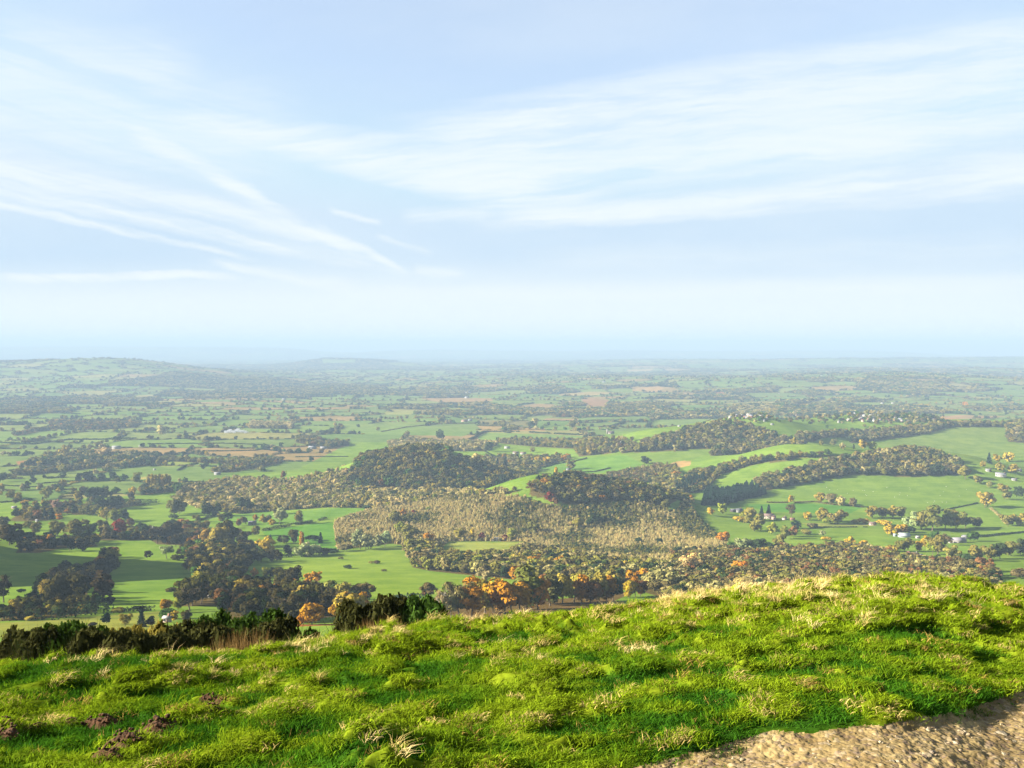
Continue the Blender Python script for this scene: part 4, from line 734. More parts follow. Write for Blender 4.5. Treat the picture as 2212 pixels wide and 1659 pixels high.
def scatter_far():
    P = []; S = []; I = []; T = []
    names = ['darkgreen', 'olive', 'olive', 'brown', 'green', 'gold', 'tan', 'darkgreen']
    tn = np.array([TINT[n] for n in names])
    for y0, y1, sp_, dens in ((1700, 3600, 9, 1.), (3600, 7000, 17, 1.), (7000, 13000, 36, 1.), (13000, 25000, 85, 1.)):
        area = .62*(y1*y1-y0*y0)
        n = int(area/(sp_*sp_))
        n_h = int(area/(sp_*5.0*1.0))
        for mode, nn in (('wood', n), ('hedge', n_h)):
            Y = np.sqrt(rng.uniform(y0*y0, y1*y1, nn)); X = rng.uniform(-.62, .62, nn)*Y
            _, ed, wd = cells(X, Y)
            if mode == 'wood': k = wd & (ed > 3)
            else: k = (ed < 2.6) & (rng.random(nn) < .85)
            X = X[k]; Y = Y[k]; Z = terr(X, Y); px, py = project(X, Y, Z)
            k = ~manual(px, py, Y) & (py < 1150) & (px > -300) & (px < 2500)
            for pg, t in FIELDS[19:40]:
                k &= ~(inside(px, py, pg) & (Y > 1500))
            X = X[k]; Y = Y[k]; Z = Z[k]; m = len(X)
            if mode == 'wood': h = rng.uniform(11, 17, m); w = np.maximum(h, sp_*1.5)*rng.uniform(.9, 1.3, m)
            else:
                tree = rng.random(m) < .38
                h = np.where(tree, rng.uniform(8, 15, m), rng.uniform(2.5, 4.5, m)); w = np.where(tree, h*1.1, sp_*1.1+2)
                w = np.maximum(w, sp_*.8)
            P.append(np.c_[X, Y, Z-.4]); S.append(np.c_[w, w, h])
            I.append(np.array(LKEY['far'])[rng.integers(0, 4, m)] if mode == 'wood' else np.where(h > 5, np.array(LKEY['far'])[rng.integers(0, 4, m)], np.array(LKEY['farm'])[rng.integers(0, 3, m)]))
            cid = rng.integers(0, len(names), m); q = fbm(X/260, Y/260, 61, 2)
            cid = np.where(rng.random(m) < .5, cid, np.clip(((q+.45)/.9*len(names)).astype(int), 0, len(names)-1))
            T.append(tn[cid]*rng.uniform(.75, 1.25, (m, 1)))
    P = np.concatenate(P); R = np.zeros_like(P); R[:, 2] = rng.uniform(0, 6.28, len(P))
    print('far plants', len(P))
    scatter('distant_hedgerows_and_copses', P, R, np.concatenate(S), np.concatenate(I), np.concatenate(T), LOW, 'countless hedgerows and copses of the hazy plain')
scatter_far()
print('own', sum(1 for t in ALL if t.get('own')), 'rest', len(ALL))
#NEXT3
# ------------------------------------------------------------------ hedges
def hedge(zk, pts, h, w, col, label):
    s = [pick(*zp(zk, *p)) for p in pts]
    C = []; Nn = []; r = np.random.default_rng(int(abs(pts[0][0])*13+len(label)))
    x0, y0 = s[0]; base = np.array([x0, y0, float(terr(x0, y0))])
    Y0 = np.mean([q[1] for q in s]); cs = max(.45, Y0/1500*.55)
    for (ax, ay), (bx, by) in zip(s[:-1], s[1:]):
        L = math.hypot(bx-ax, by-ay); n = max(2, int(L/(cs*1.6)))
        t = (np.arange(n)+r.uniform(-.3, .3, n))/n
        gap = vnoise(t*L/14, np.full(n, ax*.01), 5) > .12
        t = t[gap]; n = len(t)
        hh = h*(.6+.8*vnoise(t*L/9., np.full(n, ay*.1), 7)); px_ = ax+(bx-ax)*t; py_ = ay+(by-ay)*t; pz_ = terr(px_, py_)
        for k in range(11):
            o = r.normal(size=(n, 3))*[w*.42, w*.42, 0]; zz = hh*r.uniform(.05, 1.0, n)
            C.append(np.c_[px_+o[:, 0], py_+o[:, 1], pz_+zz]-base); Nn.append(unit(np.c_[o[:, 0], o[:, 1], (zz-hh*.4)]+r.normal(size=(n, 3))*.5))
    v, f = cards(np.concatenate(C), np.concatenate(Nn), cs, r)
    o = obj('hedge', new_mesh('hedge', v, f, [M_LEAF]), None, base, label=label, category='hedge', group='hedges between the fields'); o['tint'] = [float(q) for q in jit(col, .1)]
for a in [
 ('H', [(0, 600), (300, 592), (590, 588), (740, 565), (900, 545), (1100, 520), (1200, 508)], 6, 4, 'darkgreen', 'tall dark hedge below the meadow oaks, above the left pale field'),
 ('H', [(1250, 505), (1480, 495), (1720, 495)], 2.5, 2, 'darkgreen', 'low hedge under the sunlit meadow with a small round tree in it'),
 ('I', [(840, 428), (1100, 382), (1350, 335), (1540, 298)], 4, 3, 'darkgreen', 'bushy hedge along the upper edge of the bright green paddock'),
 ('I', [(0, 362), (150, 322), (270, 282), (340, 262)], 3, 4, 'darkgreen', 'dark lane hedge climbing past the white gabled cottage'),
 ('I', [(1090, 712), (1300, 705), (1500, 688), (1660, 650)], 3, 3, 'darkgreen', 'dark hedge below the sage trees at the top of the big meadow'),
 ('F', [(1665, 385), (1800, 360), (1920, 335)], 1.8, 2, 'darkgreen', 'thin straight hedge slanting across the right hand slope'),
 ('F', [(1930, 552), (2060, 537), (2212, 520)], 2.5, 2.5, 'darkgreen', 'hedge running right from the round green tree by the grey barn'),
 ('F', [(850, 490), (1000, 489), (1220, 487)], 1.6, 1.6, 'darkgreen', 'low hedge below the pale stubble strip in the right hand valley'),
 ('F', [(580, 332), (760, 332), (880, 327), (1000, 345), (1100, 352), (1190, 362)], 2, 2, 'brown', 'brownish hedge at the foot of the big right hand pasture'),
 ('F', [(2000, 370), (2060, 420), (2100, 470)], 2.2, 2.5, 'tan', 'pale hedge dropping down the slope from the spreading golden tree'),
 ('G', [(0, 122), (160, 107), (350, 88)], 2, 2, 'darkgreen', 'low dark hedge left of the white and pink house'),
 ('G', [(640, 62), (740, 55), (820, 50)], 2.5, 2, 'brown', 'brown hedge above the wooded hamlet'),
 ('G', [(1340, 162), (1450, 152), (1600, 142), (1700, 122)], 8, 7, 'darkgreen', 'big tall dark hedge ending in the sunlit left field'),
 ('G', [(0, 380), (300, 375), (430, 350)], 3, 3, 'darkgreen', 'dark hedge under the small white hamlet sheds'),
 ('A', [(20, 872), (290, 886), (480, 908)], 2, 2, 'darkgreen', 'hedge below the round dark tree in the left plain'),
 ('A', [(270, 860), (560, 842), (760, 822)], 2, 2, 'darkgreen', 'hedge joining the dark round trees of the left plain'),
 ('A', [(680, 772), (705, 800)], 2, 2.5, 'darkgreen', 'short hedge between two pale green fields of the left plain'),
 ('A', [(850, 737), (1200, 713), (1250, 720), (1480, 716)], 2.5, 2.5, 'darkgreen', 'hedge along the top of the palest field of the left plain'),
 ('A', [(1130, 778), (1180, 748), (1260, 735)], 3, 3, 'darkgreen', 'bushy dark hedge left of the white house in the plain'),
 ('A', [(0, 602), (200, 612), (440, 582), (870, 576)], 4, 4, 'darkgreen', 'long dark tree hedge across the left plain'),
 ('A', [(940, 610), (1300, 606), (1600, 611), (1750, 622)], 2.5, 2.5, 'darkgreen', 'hedge above the wide green field below the smoke'),
 ('A', [(1300, 656), (1620, 651), (1750, 623)], 2.5, 2.5, 'darkgreen', 'hedge below the wide green field below the smoke'),
 ('A', [(1880, 692), (2212, 690)], 2, 2, 'darkgreen', 'straight hedge below the long grey farm sheds'),
 ('B', [(340, 532), (500, 502), (720, 482), (940, 478)], 2, 2, 'brown', 'brown hedge splitting the wide pale plain field'),
 ('B', [(900, 585), (940, 568), (1000, 533)], 6, 6, 'darkgreen', 'thick dark hedge slanting up between the plain fields'),
 ('B', [(1000, 533), (1200, 532), (1400, 542), (1650, 552)], 4, 4, 'darkgreen', 'dotted dark hedge below the grey brown ploughed field'),
 ('B', [(950, 492), (1100, 497), (1300, 507)], 2.5, 2.5, 'darkgreen', 'hedge between the grey green and the brown field'),
 ('B', [(1790, 503), (1890, 474)], 7, 7, 'darkgreen', 'short thick dark hedge right of the valley church'),
 ('B', [(1080, 400), (1180, 385), (1220, 362), (1310, 350)], 7, 6, 'darkgreen', 'dark curving hedge rising to the purple brown field'),
 ('B', [(1340, 462), (1600, 466), (1900, 457)], 2.5, 2.5, 'darkgreen', 'long thin hedge below the purple ploughed strip'),
 ('B', [(1000, 656), (1060, 688), (1180, 692)], 2, 2, 'darkgreen', 'hedge of the small field left of the white barn row'),
 ('B', [(1340, 767), (1450, 737), (1600, 712), (1650, 700)], 2.5, 2.5, 'darkgreen', 'dark hedge above the white farmhouse field'),
 ('B', [(1590, 792), (1700, 785), (1800, 762)], 2, 2, 'darkgreen', 'hedge right of the white farmhouse'),
 ('B', [(1740, 838), (1900, 830), (2060, 855)], 2, 2, 'darkgreen', 'hedge under the brown scrub slope'),
 ('C', [(590, 389), (780, 377), (980, 347), (1010, 317)], 6, 6, 'darkgreen', 'dark hooked hedge above the distant village'),
 ('K', [(640, 402), (760, 398), (860, 402)], 3, 3, 'darkgreen', 'dark hedge stub left of the rounded brown tree by the meadow')]: hedge(*a)

# ------------------------------------------------------------------ houses
HM = {}
def hmat(c, rough=.85):
    k = tuple(round(x, 3) for x in c)
    if k not in HM: HM[k] = simple('wall_or_roof', c, rough, .14, .8)
    return HM[k]
WHITE = (.27, .26, .235); CREAM = (.27, .23, .16); PINKW = (.36, .24, .19); BRICK = (.23, .115, .08); STONE = (.22, .20, .17); DARKW = (.055, .045, .04)
SLATE = (.10, .10, .115); TILE = (.20, .10, .075); GREYR = (.17, .17, .18); PALER = (.18, .185, .185); BRNR = (.14, .095, .08)
M_PANE = simple('window_glass', (.03, .035, .045), .15, .1)
M_FRAME = simple('painted_wood', (.5, .5, .48), .6, .1)
def box(x0, x1, y0, y1, z0, z1):
    V = np.array([(x, y, z) for z in (z0, z1) for y in (y0, y1) for x in (x0, x1)], float)
    return V, np.array([(0, 2, 3, 1), (4, 5, 7, 6), (0, 1, 5, 4), (2, 6, 7, 3), (0, 4, 6, 2), (1, 3, 7, 5)])
def gable_wall(w, d, h, p):
    """four walls and the two gable triangles, ridge along x"""
    V = [(-w/2, -d/2, -.6), (w/2, -d/2, -.6), (w/2, d/2, -.6), (-w/2, d/2, -.6), (-w/2, -d/2, h), (w/2, -d/2, h), (w/2, d/2, h), (-w/2, d/2, h), (-w/2, 0, h+p), (w/2, 0, h+p)]
    return np.array(V), [(0, 1, 5, 4), (2, 3, 7, 6), (1, 2, 6, 9, 5), (3, 0, 4, 8, 7)]
def roof_mesh(w, d, h, p, hip=0., e=.35, t=.18):
    """thick two sided roof with eaves, hipped when hip > 0"""
    k = p/(d/2); zo = h-e*k
    lo = [(-w/2-e, -d/2-e, zo), (w/2+e, -d/2-e, zo), (w/2+e, d/2+e, zo), (-w/2-e, d/2+e, zo), (-w/2-e+hip, 0, h+p), (w/2+e-hip, 0, h+p)]
    V = [(x, y, z+.02) for x, y, z in lo]+[(x, y, z+.02+t) for x, y, z in lo]
    Fc = [(6, 7, 11, 10), (8, 9, 10, 11), (9, 6, 10), (7, 8, 11), (0, 4, 5, 1), (2, 5, 4, 3), (3, 4, 0), (1, 5, 2), (0, 1, 7, 6), (1, 2, 8, 7), (2, 3, 9, 8), (3, 0, 6, 9)]
    return np.array(V), Fc
def house(zk, x, y, wpx, label, wall=WHITE, roof=SLATE, rot=0, hfac=.34, dfac=.6, pitch=.28, hip=0., detail=2, name='house', cat='house', chim=1, wing=None, group=None, door=(.10, .06, .05)):
    """w in zoom pixels fixes the real width"""
    px, py = zp(zk, x, y); X, Y = pick(px, py)
    w = wpx*.78*ZM[zk][2]/F*Y; d = w*dfac if w*dfac < 11 else 11.; d = max(d, 3.)
    h = min(max(w*hfac, 2.4), 6.2); p = d*.5*pitch*2
    r = obj(name, None, None, (X, Y, float(terr(X, Y))), label=label, category=cat)
    if group: r['group'] = group
    r.rotation_euler = (0, 0, rad(rot))
    v, f = gable_wall(w, d, h, p if not hip else 0); wl = obj('wall', new_mesh('wall', v, f, [hmat(wall)]), r)
    v, f = roof_mesh(w, d, h, p, hip); rf = obj('roof', new_mesh('roof', v, f, [hmat(roof)]), r)
    if chim:
        cx_ = w*.32
        v, f = box(cx_-.5, cx_+.5, -.35, .35, h+p*.4, h+p+1.3); obj('chimney', new_mesh('chimney', v, f, [hmat(BRICK if wall != BRICK else STONE)]), rf)
    if detail:
        n = max(2, min(5, int(w/3.6))); rows = 2 if h > 4.4 else 1
        dr = n//2
        for q in range(n):
            for rr in range(rows):
                xc = -w/2+w*(q+.5)/n; zb = .9+rr*2.6
                if q == dr and rr == 0:
                    v, f = box(xc-.5, xc+.5, -d/2-.06, -d/2+.05, 0, 2.05); obj('door', new_mesh('door', v, f, [hmat(door)]), r); continue
                v, f = box(xc-.62, xc+.62, -d/2-.05, -d/2+.05, zb, zb+1.25); wn = obj('window', new_mesh('window', v, f, [M_PANE]), r)
                fr = [box(xc-.72, xc-.62, -d/2-.09, -d/2+.05, zb-.1, zb+1.35), box(xc+.62, xc+.72, -d/2-.09, -d/2+.05, zb-.1, zb+1.35), box(xc-.62, xc+.62, -d/2-.09, -d/2+.05, zb+1.25, zb+1.35), box(xc-.62, xc+.62, -d/2-.09, -d/2+.05, zb-.1, zb), box(xc-.04, xc+.04, -d/2-.08, -d/2+.04, zb, zb+1.25)]
                v, f = merge(fr); obj('frame', new_mesh('window_frame', v, f, [M_FRAME]), wn)
    if wing:
        wx, wy, ww, wd, wh, wallc, roofc, wrot = wing
        v, f = gable_wall(w*ww, w*wd, h*wh, w*wd*.3); q = obj('wing', new_mesh('wing', v, f, [hmat(wallc)]), r, (w*wx, d*wy, 0)); q.rotation_euler = (0, 0, rad(wrot))
        v, f = roof_mesh(w*ww, w*wd, h*wh, w*wd*.3); obj('wing_roof', new_mesh('wing_roof', v, f, [hmat(roofc)]), q)
    return r
house('G', 1425, 405, 75, 'white cottage with a cream gabled wing beside the rust tree', WHITE, SLATE, -8, wing=(.55, -.5, .5, .5, 1.1, CREAM, SLATE, 90))
house('G', 155, 182, 62, 'pinkish house with a pale roof left of the wooded hamlet', PINKW, PALER, 12)
house('G', 530, 130, 75, 'white and pink house above the dark firs of the hamlet', PINKW, WHITE, -10)
house('G', 402, 325, 42, 'small white shed below the rust tree of the hamlet', WHITE, PALER, -15, chim=0, detail=1, name='shed', cat='shed')
house('G', 1655, 405, 24, 'tiny white hut right of the cream gabled cottage', WHITE, PALER, 0, chim=0, detail=0, name='shed', cat='shed')
house('I', 735, 358, 105, 'white gabled cottage with a dark roof above the lane', WHITE, SLATE, 18, wing=(-.35, -.5, .4, .42, 1.0, WHITE, SLATE, 90))
house('I', 598, 650, 62, 'bluish white house in the shade of the big golden trees', (.36, .40, .46), SLATE, -8, chim=1)
house('I', 70, 552, 45, 'small pale blue house at the left of the cottage trees', (.30, .35, .42), SLATE, 10)
house('I', 365, 690, 32, 'narrow pale hut in the deep shade below the golden trees', (.30, .35, .40), SLATE, 0, chim=0, detail=1, name='shed', cat='shed')
house('H', 1805, 615, 90, 'white roofed bungalow under the yellow tree by the bushes', (.45, .33, .25), WHITE, -8, pitch=.22)
house('H', 320, 440, 50, 'left white shed in the shaded paddock', WHITE, PALER, 5, chim=0, detail=1, hfac=.3, name='shed', cat='shed')
house('H', 425, 440, 60, 'right white shed in the shaded paddock', WHITE, PALER, -5, chim=0, detail=1, hfac=.28, name='shed', cat='shed')
house('J', 495, 350, 42, 'small bright white hut beside the leaning rust tree', WHITE, WHITE, 30, chim=0, detail=1, hfac=.7, name='shed', cat='shed')
house('J', 1500, 290, 190, 'long dark open barn below the pair of orange trees', DARKW, (.10, .085, .055), -6, chim=0, detail=0, hfac=.18, dfac=.35, name='barn', cat='barn')
house('J', 1640, 275, 34, 'small white hut right of the long dark barn', WHITE, WHITE, 20, chim=0, detail=1, hfac=.5, name='shed', cat='shed')
house('J', 1868, 345, 78, 'steep stone gabled building at the edge of the big meadow', STONE, SLATE, 78, hfac=.65, dfac=.75, pitch=.75, chim=0)
house('J', 1310, 345, 75, 'low grey shed left of the walled farm garden', (.25, .27, .30), GREYR, 5, chim=0, detail=1, name='shed', cat='shed')
house('E', 1072, 444, 68, 'white pavilion with a grey hipped roof between two red trees', WHITE, (.20, .19, .18), 0, hip=3., hfac=.22, pitch=.35, chim=0)
house('F', 400, 392, 62, 'white gabled house with a dark roof at the fir wood foot', WHITE, SLATE, 25, wing=(-.7, .4, .8, .45, 1.0, DARKW, SLATE, -10))
house('F', 590, 432, 78, 'cream house with pink brick wing below the two firs', CREAM, BRNR, -12, wing=(.5, -.3, .5, .4, .9, PINKW, BRNR, 80))
house('F', 690, 438, 48, 'dark gabled house right of the cream and pink house', (.5, .40, .32), BRNR, 60)
house('F', 740, 442, 36, 'low orange brick outhouse in the right hand valley', BRICK, TILE, -5, chim=0, detail=1, name='shed', cat='shed')
house('F', 1250, 474, 52, 'brown house with white end among the yellow bushes', PINKW, BRNR, -10)
house('F', 1505, 688, 92, 'red roofed brick house with a tall cream gable near the brow', BRICK, TILE, -6, hfac=.4, wing=(-.35, -.1, .55, .36, 1.35, CREAM, TILE, 80))
house('F', 1550, 676, 40, 'white outhouse right of the red roofed brick house', WHITE, PALER, -10, chim=0, detail=1, name='shed', cat='shed')
house('F', 1795, 585, 105, 'long grey barn with a small white end beside the dark trees', STONE, (.20, .18, .20), 8, chim=0, hfac=.24, name='barn', cat='barn')
house('F', 1745, 588, 26, 'small white shed at the left end of the long grey barn', WHITE, WHITE, 0, chim=0, detail=1, hfac=.6, name='shed', cat='shed')
house('F', 1840, 558, 55, 'low grey roofed shed behind the long grey barn', WHITE, GREYR, 6, chim=0, detail=1, name='shed', cat='shed')
house('F', 1450, 550, 85, 'long low whitish polytunnel beside the golden hedge trees', (.27, .30, .29), (.29, .32, .31), -4, chim=0, detail=0, hfac=.12, pitch=.4, name='polytunnel', cat='polytunnel')
house('F', 1392, 545, 24, 'short pale polytunnel left of the long polytunnel', (.27, .30, .29), (.29, .32, .31), -4, chim=0, detail=0, hfac=.3, pitch=.4, name='polytunnel', cat='polytunnel')
house('F', 1538, 558, 34, 'white shed right of the long polytunnel', WHITE, WHITE, -4, chim=0, detail=1, name='shed', cat='shed')
house('F', 2065, 165, 80, 'long white terraced house on the right hand slope', WHITE, GREYR, -28, hfac=.24)
house('F', 2178, 132, 42, 'white house at the right edge above the long terrace', WHITE, PALER, -10)
house('F', 2150, 190, 38, 'low white house below the long white terrace', WHITE, PALER, -20, hfac=.25)
house('F', 1985, 132, 40, 'grey and white house left of the long white terrace', WHITE, GREYR, -15)
house('F', 720, 632, 36, 'low white shed at the edge of the sunlit field', WHITE, PALER, -15, chim=0, detail=0, hfac=.18, name='shed', cat='shed')
house('B', 1548, 808, 46, 'big white farmhouse with dark gabled roof in the valley', WHITE, SLATE, -15, hfac=.55, wing=(.75, .3, .9, .5, .8, WHITE, (.22, .18, .24), -10))
house('B', 1530, 775, 34, 'grey roofed barn behind the big white farmhouse', PALER, SLATE, 10, chim=0, detail=1, name='barn', cat='barn')
for a in [('B', 1140, 637, 42, 'white barn above the white barn row in the plain', WHITE, PALER), ('B', 1195, 672, 50, 'left half of the white barn row in the plain', WHITE, BRNR), ('B', 1242, 674, 46, 'right half of the white barn row in the plain', WHITE, BRNR),
 ('A', 740, 640, 66, 'long white farmhouse below the dark tree hedge of the plain', WHITE, PALER), ('A', 1382, 804, 52, 'bright white house at the edge of the scrubby wood', WHITE, PALER), ('A', 982, 775, 20, 'tiny white barn above the pale stubble corner', WHITE, PALER), ('A', 890, 625, 20, 'tiny white barn right of the long white farmhouse', WHITE, PALER),
 ('A', 1985, 640, 60, 'long grey farm shed in the plain', PALER, GREYR), ('A', 2055, 640, 50, 'white roofed farm shed right of the long grey one', WHITE, GREYR), ('A', 1805, 330, 34, 'white farm far out on the left plain', WHITE, PALER), ('A', 1548, 715, 30, 'reddish brick house among the plain trees', BRICK, TILE),
 ('B', 895, 288, 44, 'large white farm far out in the middle plain', WHITE, WHITE), ('B', 840, 291, 14, 'small white barn left of the large white plain farm', WHITE, WHITE), ('B', 905, 277, 14, 'small white house behind the large white plain farm', WHITE, WHITE), ('B', 885, 318, 34, 'white farm below the large white plain farm', WHITE, PALER), ('B', 765, 317, 26, 'white barn left of the small brown field', WHITE, PALER),
 ('B', 950, 442, 20, 'small white house at the corner of the grey green field', WHITE, PALER), ('B', 1105, 392, 34, 'pinkish farm on the curving dark hedge', PINKW, BRNR), ('B', 1195, 422, 48, 'long pink roofed farm below the brown fields', PINKW, PALER), ('B', 870, 468, 50, 'brown roofed farm in the middle plain', PINKW, BRNR), ('B', 905, 462, 34, 'white roofed barn beside the brown roofed farm', PALER, PALER),
 ('B', 1808, 408, 16, 'left white cottage under the dark plain copse', WHITE, PALER), ('B', 1838, 407, 20, 'right white cottage under the dark plain copse', WHITE, PALER), ('B', 1815, 251, 12, 'left one of the tiny white houses by the pink field', WHITE, WHITE), ('B', 1842, 251, 12, 'right one of the tiny white houses by the pink field', WHITE, WHITE), ('B', 1755, 217, 24, 'white farm above the tiny white houses', WHITE, PALER), ('B', 1690, 173, 24, 'long white building near the far edge of the plain', WHITE, WHITE), ('B', 1570, 173, 20, 'white farm left of the long far white building', WHITE, PALER),
 ('B', 1690, 577, 36, 'brown roofed house left of the valley church', PINKW, BRNR), ('B', 1870, 596, 30, 'white house right of the valley church', WHITE, PALER), ('B', 1895, 588, 24, 'small grey roofed house right of the valley church', WHITE, GREYR), ('B', 115, 265, 10, 'tiny white house at the left of the middle plain', WHITE, WHITE), ('B', 402, 347, 12, 'tiny white cottage among the plain copses', WHITE, WHITE), ('B', 495, 304, 9, 'tiniest white speck of a house in the middle plain', WHITE, WHITE),
 ('C', 612, 487, 26, 'bright white house alone in the field before the village', WHITE, PALER), ('C', 22, 498, 26, 'white house behind the wooded hill at its left', WHITE, PALER), ('C', 1380, 353, 26, 'long white roofed farm right of the village', WHITE, WHITE), ('C', 1312, 354, 26, 'white house above the right end of the village', WHITE, WHITE), ('C', 1482, 361, 26, 'white house on the hillside right of the village', WHITE, WHITE), ('C', 1455, 366, 16, 'small white barn left of the hillside white house', WHITE, WHITE),
 ('C', 1548, 394, 24, 'pink and white house on a knoll right of the village', PINKW, WHITE), ('C', 1605, 408, 30, 'white farm at the far right of the village', WHITE, PALER), ('C', 1475, 407, 18, 'small white house between village and white farm', WHITE, WHITE), ('C', 1325, 408, 26, 'white terrace at the right end of the village', WHITE, PALER), ('C', 275, 313, 20, 'white barn below the small red field', WHITE, WHITE), ('C', 657, 289, 13, 'small white house on the slope behind the village', WHITE, WHITE), ('C', 925, 175, 14, 'white house on the far slopes behind the village', WHITE, WHITE),
 ('C', 1262, 185, 20, 'long white building on the far right slopes', WHITE, WHITE), ('C', 1638, 192, 12, 'left far white house near the right horizon', WHITE, WHITE), ('C', 1712, 197, 14, 'right far white house near the right horizon', WHITE, WHITE), ('C', 1105, 101, 10, 'tiny white house closest to the right horizon', WHITE, WHITE), ('C', 890, 275, 26, 'white farm on the slope above the hooked hedge', WHITE, PALER)]:
    house(*a[:5], a[5], a[6], rot=float(rng.uniform(-20, 20)), detail=0, chim=0, hfac=.26, dfac=.5, name='house', cat='house')
def church():
    X, Y = pick(*zp('B', 1800, 545)); r = obj('church', None, None, (X, Y, float(terr(X, Y))), label='small stone church with a square tower among plain trees', category='church')
    v, f = gable_wall(20, 8, 5.5, 4); obj('nave', new_mesh('nave', v, f, [hmat(STONE)]), r)
    v, f = roof_mesh(20, 8, 5.5, 4); obj('roof', new_mesh('roof', v, f, [hmat(BRNR)]), r)
    v, f = merge([box(-14.6, -10.1, -2.3, 2.3, -.6, 15)]+[box(-14.6+a, -14.6+a+.9, b, b+.5, 15.002, 15.9) for a in (0, 1.8, 3.6) for b in (-2.3, 1.8)]); obj('tower', new_mesh('tower', v, f, [hmat(STONE)]), r)
church()
def village():
    lab = {0: 'white', 1: 'pinkish', 2: 'brick', 3: 'pale grey'}
    walls = [WHITE, PINKW, BRICK, PALER]; roofs = [PALER, BRNR, TILE, GREYR, WHITE]
    spots = []; tries = 0
    bands = [((345, 425), (600, 450), 26, 30), ((430, 405), (560, 405), 12, 10), ((670, 420), (900, 412), 16, 28), ((900, 415), (1110, 420), 16, 26), ((1100, 415), (1280, 440), 26, 44), ((1010, 460), (1300, 462), 12, 22), ((1290, 455), (1480, 468), 12, 16), ((1480, 470), (1660, 462), 8, 6)]
    for (ax, ay), (bx, by), sp_, n in bands:
        for _ in range(n):
            t = rng.random(); x = ax+(bx-ax)*t; y = ay+(by-ay)*t+rng.normal()*sp_*.5
            spots.append((x, y))
    pts = []
    for x, y in spots:
        X, Y = pick(*zp('C', x, y))
        if any((X-a)**2+(Y-b)**2 < 15**2 for a, b, *_ in pts): continue
        pts.append((X, Y, x))
    for X, Y, x in pts:
        k = int(rng.choice(4, p=[.34, .34, .17, .15])); w = rng.uniform(7, 12); d = rng.uniform(5, 7); h = rng.uniform(3.6, 5.0); p = d*.36
        part = 'left end' if x < 620 else 'middle' if x < 1020 else 'right end'
        wc = walls[k]; rc = roofs[int(rng.integers(5))]
        r = obj('village_house', None, None, (X, Y, float(terr(X, Y))), label='small %s house of the distant village, in its %s' % (lab[k], part), category='house', group='%s houses in the %s of the distant village' % (lab[k], part))
        r.rotation_euler = (0, 0, rng.choice([.2, -.3, 1.2, -1.1])+rng.normal()*.15)
        v, f = gable_wall(w, d, h, p); obj('wall', new_mesh('village_wall', v, f, [hmat(wc)]), r)
        v, f = roof_mesh(w, d, h, p); obj('roof', new_mesh('village_roof', v, f, [hmat(rc)]), r)
    P = []; S = []; I = []; T = []
    for _ in range(700):
        x = rng.uniform(200, 1700); y = 428+rng.normal()*26+(x-900)*.02; X, Y = pick(*zp('C', x, y))
        if any((X-a)**2+(Y-b)**2 < 9**2 for a, b, *_ in pts): continue
        h = rng.uniform(6, 13); P.append((X, Y, float(terr(X, Y))-.3)); S.append((h*1.1, h*1.1, h)); I.append(LKEY['far'][int(rng.integers(4))]); T.append(jit(str(rng.choice(['darkgreen', 'olive', 'brown', 'tan', 'green']))))
    R = np.zeros((len(P), 3)); R[:, 2] = rng.uniform(0, 6, len(P))
    scatter('village_trees', np.array(P), R, np.array(S), I, np.array(T), LOW, 'small garden trees massed between the houses of the distant village')
village()
def sheep():
    """white specks grazing on the big pastures"""
    m = simple('fleece', (.62, .58, .50), 1, .15, 6); mf = simple('sheep_face', (.10, .09, .08), .8, .1, 6)
    r = np.random.default_rng(5); v, f = crown(3, 'mound', 10, .01)
    me = bpy.data.meshes.new('sheep_body')
    import bmesh
    bm = bmesh.new()
    bmesh.ops.create_uvsphere(bm, u_segments=14, v_segments=8, radius=.5)
    for vv in bm.verts: vv.co.x *= 1.25; vv.co.y *= .62; vv.co.z = vv.co.z*.62+.72; vv.co += Vector(r.normal(size=3)*.018)
    def limb(p0, p1, r0, r1, k=7):
        V, Fc = tube([p0, tuple((np.array(p0)+np.array(p1))/2), p1], [r0, (r0+r1)/2, r1], k)
        vs = [bm.verts.new(q) for q in V]
        for q in Fc: bm.faces.new([vs[i] for i in q]).material_index = 1
    for a in (-.36, .34):
        for b in (-.16, .16): limb((a, b, .55), (a+.02, b, 0), .07, .04)
    limb((.52, 0, .78), (.84, 0, .50), .15, .09); limb((.80, 0, .55), (.95, 0, .33), .10, .06)
    limb((.74, .08, .64), (.70, .20, .60), .03, .015, 5); limb((.74, -.08, .64), (.70, -.20, .60), .03, .015, 5); limb((-.6, 0, .8), (-.68, 0, .55), .05, .03, 5)
    bm.to_mesh(me); bm.free(); me.materials.append(m); me.materials.append(mf)
    for i in range(34):
        x = r.uniform(900, 1900); y = r.uniform(880, 985); X, Y = pick(*zp('C', x, y))
        o = obj('sheep', me, None, (X, Y, float(terr(X, Y))), label='white sheep grazing on the big right hand pasture below the wood', category='sheep', group='sheep on the big pasture')
        o.rotation_euler = (0, 0, r.uniform(0, 6.28)); o.scale = (1.15,)*3
sheep()
